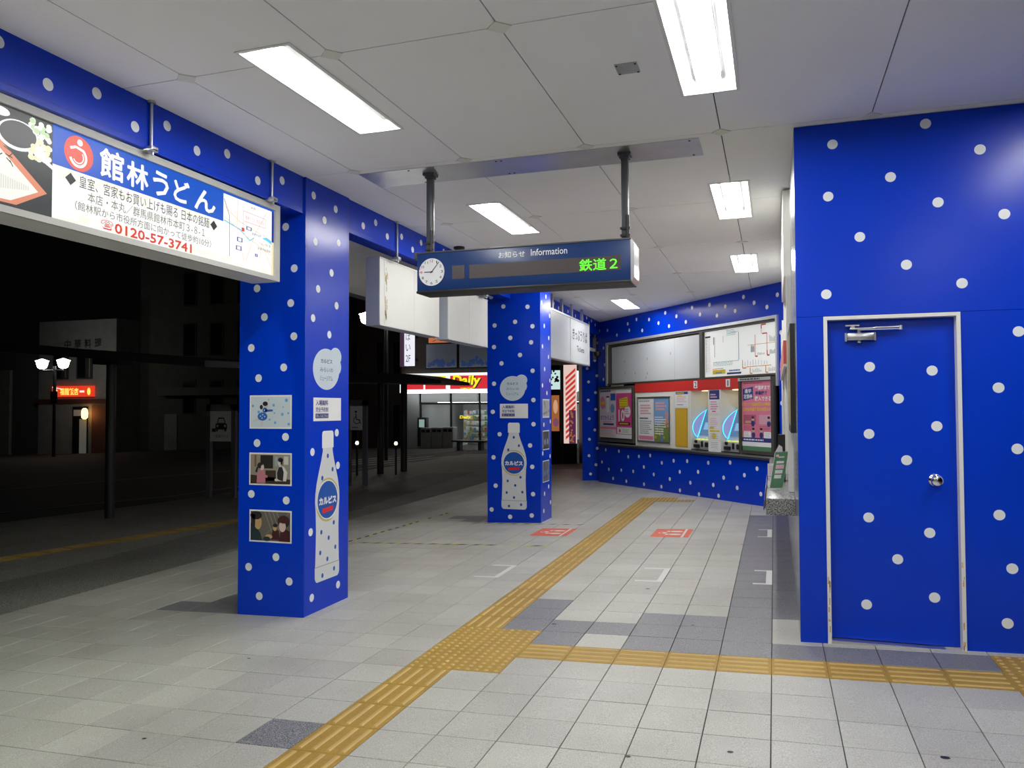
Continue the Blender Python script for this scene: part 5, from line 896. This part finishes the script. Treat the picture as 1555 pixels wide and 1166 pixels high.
# upper floor windows and signs over the store
WDIM = mat('upper_window_dim', (0.2, 0.22, 0.26), 0.4, emit=(0.05, 0.058, 0.075), strength=0.4); WVB = mat('wave_blue', (0.03, 0.06, 0.2), 0.5, emit=(0.012, 0.028, 0.09), strength=0.8)
for a, b in ((-17.15, -15.45), (-15.3, -13.6), (-13.5, -11.8)):
    g = G(FY(37.58)); g.box(a-0.06, b+0.06, 3.55, 4.9, 0, 0.03, BLACK); wf = g.part('window', t); g = G(FY(37.58)); g.rect(a, b, 3.62, 4.84, WDIM, 0.032)
    for k in range(26): u = random.uniform(a+0.14, b-0.14); g.disc(u, 3.72+random.random()*0.42*(0.6+0.4*math.sin(u*6)), random.uniform(0.06, 0.11), WVB, 0.034+k*0.0002, n=12)
    for k in range(12): u = random.uniform(a+0.1, b-0.1); g.ring(u, 3.7+random.random()*0.2, 0.05, 0.07, mat('wave_pale', (0.25, 0.28, 0.33), 0.5), 0.042, 0, 180, 10)
    g.part('pane', wf)
g = G(FY(37.5)); g.box(-17.0, -15.4, 4.92, 5.3, -0.06, 0, lit('orange_dim', (0.62, 0.18, 0.08), 0.8)); g.text('ンチし', -16.8, -15.6, 4.97, 5.24, lit('ink', (0.03, 0.03, 0.03), 1), 0.01); g.part('lit_sign', t)
g = G(FY(36.6)); g.box(-17.95, -17.5, 3.7, 5.6, -0.3, 0, lit('white3', (0.85, 0.85, 0.95), 1.0)); 
for k, ch in enumerate(('ば', 'い', '2F')): g.text(ch, -17.86, -17.6, 5.0-0.55*k, 5.35-0.55*k, lit('ink', (0.03, 0.03, 0.03), 1), 0.01)
g.part('blade_sign', t)
g = G(); g.box(-17.8, -17.66, 36.9, 37.6, 4.0, 4.1, BLACK); g.box(-17.8, -17.66, 36.9, 37.6, 5.2, 5.3, BLACK); g.box(-18.5, -18.2, 37.2, 37.55, 3.7, 5.7, mat('blade_dark', (0.10, 0.05, 0.08), 0.5, emit=(0.10, 0.05, 0.10), strength=0.4)); g.part('sign_bracket', t)
th = thing('street_lamp', 'street lamp with white globes peeping out left of the blank white sign', 'street lamp', (-14.0, 27, fz(-14.0, 27)-0.14))
zz = fz(-14.0, 27)-0.15
g = G(); g.cyl((-14.0, 27, zz), (-14.0, 27, 5.0), 0.07, SH); g.cyl((-14.87, 27, 4.72), (-13.13, 27, 4.72), 0.035, SH); g.part('post', th)
LG2 = mat('lamp_globe_store', (0.9, 0.9, 0.9), 0.3, emit=(1.0, 0.93, 0.86), strength=26.0)
for x in (-14.86, -13.14): g = G(); g.lathe((x, 27, 4.78), [(0.09, 0), (0.18, 0.06), (0.22, 0.19), (0.245, 0.31), (0.28, 0.36), (0.04, 0.44)], LG2, n=16); g.part('lamp_globe', th)
# bins before the store
for k in range(3):
    x = -16.95+0.60*k; zb2 = fz(x, 36.6)-0.14; th = thing('recycling_bin', ('leftmost', 'middle', 'rightmost')[k]+' of the three grey recycling bins before the store', 'bin', (x+0.28, 36.7, zb2), 'grey recycling bins before the store')
    g = G(); g.box(x, x+0.57, 36.4, 37.0, zb2, zb2+1.05, mat('bin_grey', (0.34, 0.35, 0.34), 0.5), 0.03); g.part('body', th)
    g = G(FY(36.398)); g.box(x+0.06, x+0.26, zb2+0.82, zb2+0.95, 0, 0.02, BLACK); g.box(x+0.32, x+0.52, zb2+0.82, zb2+0.95, 0, 0.02, BLACK); g.part('slot', th)
    g = G(FY(36.398)); g.disc(x+0.28, zb2+0.6, 0.07, INKG, 0.002); g.part('label', th)
g = G(); zb2 = fz(-13.6, 34)-0.14; g.box(-14.1, -12.4, 33.6, 34.1, zb2+0.38, zb2+0.46, SH); g.box(-13.85, -13.7, 33.65, 34.05, zb2, zb2+0.38, SH); g.box(-12.8, -12.65, 33.65, 34.05, zb2, zb2+0.38, SH); g.top('bench', 'dark street bench just left of the middle pillar before the store', 'bench', (-13.2, 33.85, zb2))
g = G(); g.box(-17.5, -17.0, 37.2, 37.55, zg, 1.05, SH, 0.02)
g.fr = FY(37.2); g.rect(-17.4, -17.1, 0.55, 0.95, mat('vending_lit', (0.4, 0.5, 0.5), 0.5, emit=(0.30, 0.45, 0.42), strength=0.7), 0.003); g.top('payphone', 'dark booth with a small lit screen by the store entrance', 'booth', (-17.25, 37.4, zg))
for x, y, l in ((-10.5, 18.6, 'small glowing bollard light left of the shelter posts'), (-9.36, 18.6, 'small glowing bollard light right of the shelter posts')):
    th = thing('bollard_light', l, 'light', (x, y, fz(x, y)), 'small bollard lights'); g = G(); g.cyl((x, y, fz(x, y)-0.01), (x, y, 0.56), 0.03, SH, n=8); g.part('post', th); g = G(); g.lathe((x, y, 0.56), [(0.03, 0), (0.05, 0.04), (0.03, 0.09)], mat('bollard_lamp', (1, 0.9, 0.7), 0.5, emit=(1, 0.85, 0.55), strength=3), n=10); g.part('lamp', th)
# lit panels beyond the gap by the far pillar
base = fz(-5.6, 22)
t = thing('advert_panel', 'backlit panel with red and white diagonal stripes beyond the far pillar', 'advertisement', (-5.55, 22, base)); f = FY(22)
pr_, pw_ = lit('stripe_red', (0.62, 0.05, 0.04), 0.9), lit('stripe_white', (0.85, 0.62, 0.55), 0.9)
g = G(f); g.box(-5.74, -5.38, 0.50, 2.75, -0.12, 0, pw_)
for k in range(22):
    v = 0.3+0.155*k; pts = [(-5.68, v), (-5.39, v+0.26), (-5.39, v+0.345), (-5.68, v+0.085)]
    if v > 0.5 and v+0.345 < 2.75: g.poly(pts, pr_, 0.002)
og = lit('autumn', (0.45, 0.16, 0.05), 0.7); pu_ = lit('plum', (0.12, 0.03, 0.10), 0.7)
g.rect(-5.58, -5.38, 0.50, 1.45, pu_, 0.004)
for k in range(20): g.disc(random.uniform(-5.54, -5.42), random.uniform(0.55, 1.4), 0.03, og, 0.005+k*0.0001, n=8)
g.part('lit_face', t)
g = G(); g.box(-5.74, -5.38, 22.0, 22.12, base, 0.499, SH); g.part('base', t)
t = thing('vending_machine', 'dark machine with a warm lit picture left of the striped panel', 'vending machine', (-6.3, 22, base-0.02)); g = G(); g.box(-6.8, -5.84, 22.0, 22.5, base-0.03, 2.75, BLACK); g.part('body', t)
g = G(FY(22)); g.rect(-6.1, -5.87, 0.85, 1.88, og, 0.003); g.disc(-5.98, 1.55, 0.07, lit('peach', (0.75, 0.4, 0.25), 0.8), 0.006, 0.2); g.disc(-5.97, 1.1, 0.09, lit('plum2', (0.25, 0.08, 0.14), 0.8), 0.006, 0.12); g.part('lit_picture', t)
g = G(FY(22)); g.rect(-6.15, -5.84, 2.05, 2.60, lit('pale_cyan', (0.62, 0.85, 0.82), 0.9), 0.003)
for k in range(14): g.disc(random.uniform(-6.14, -5.9), random.uniform(2.06, 2.58), random.uniform(0.02, 0.05), BLACK, 0.005+k*0.0002, n=8)
g.part('lit_header', t)
g = G(); g.box(-5.34, -3.6, 22.2, 22.4, fz(-5, 22)-0.05, 3.0, mat('rear_wall_grey', (0.24, 0.23, 0.21), 0.7)); g.struct('wall_rear')
g = G(); g.box(-3.4, 4.1, -7.2, -7.0, -0.2, H, mat('bounce_wall_white', (0.75, 0.75, 0.73), 0.6)); g.struct('wall_front_bounce')  # unseen pale wall behind the viewer, added to bounce light

# ------------------------------------------------------------------ empties used as structure parents
for o in bpy.data.objects:
    if o.type == 'MESH' and o.data.users == 1: o.data.name = o.name
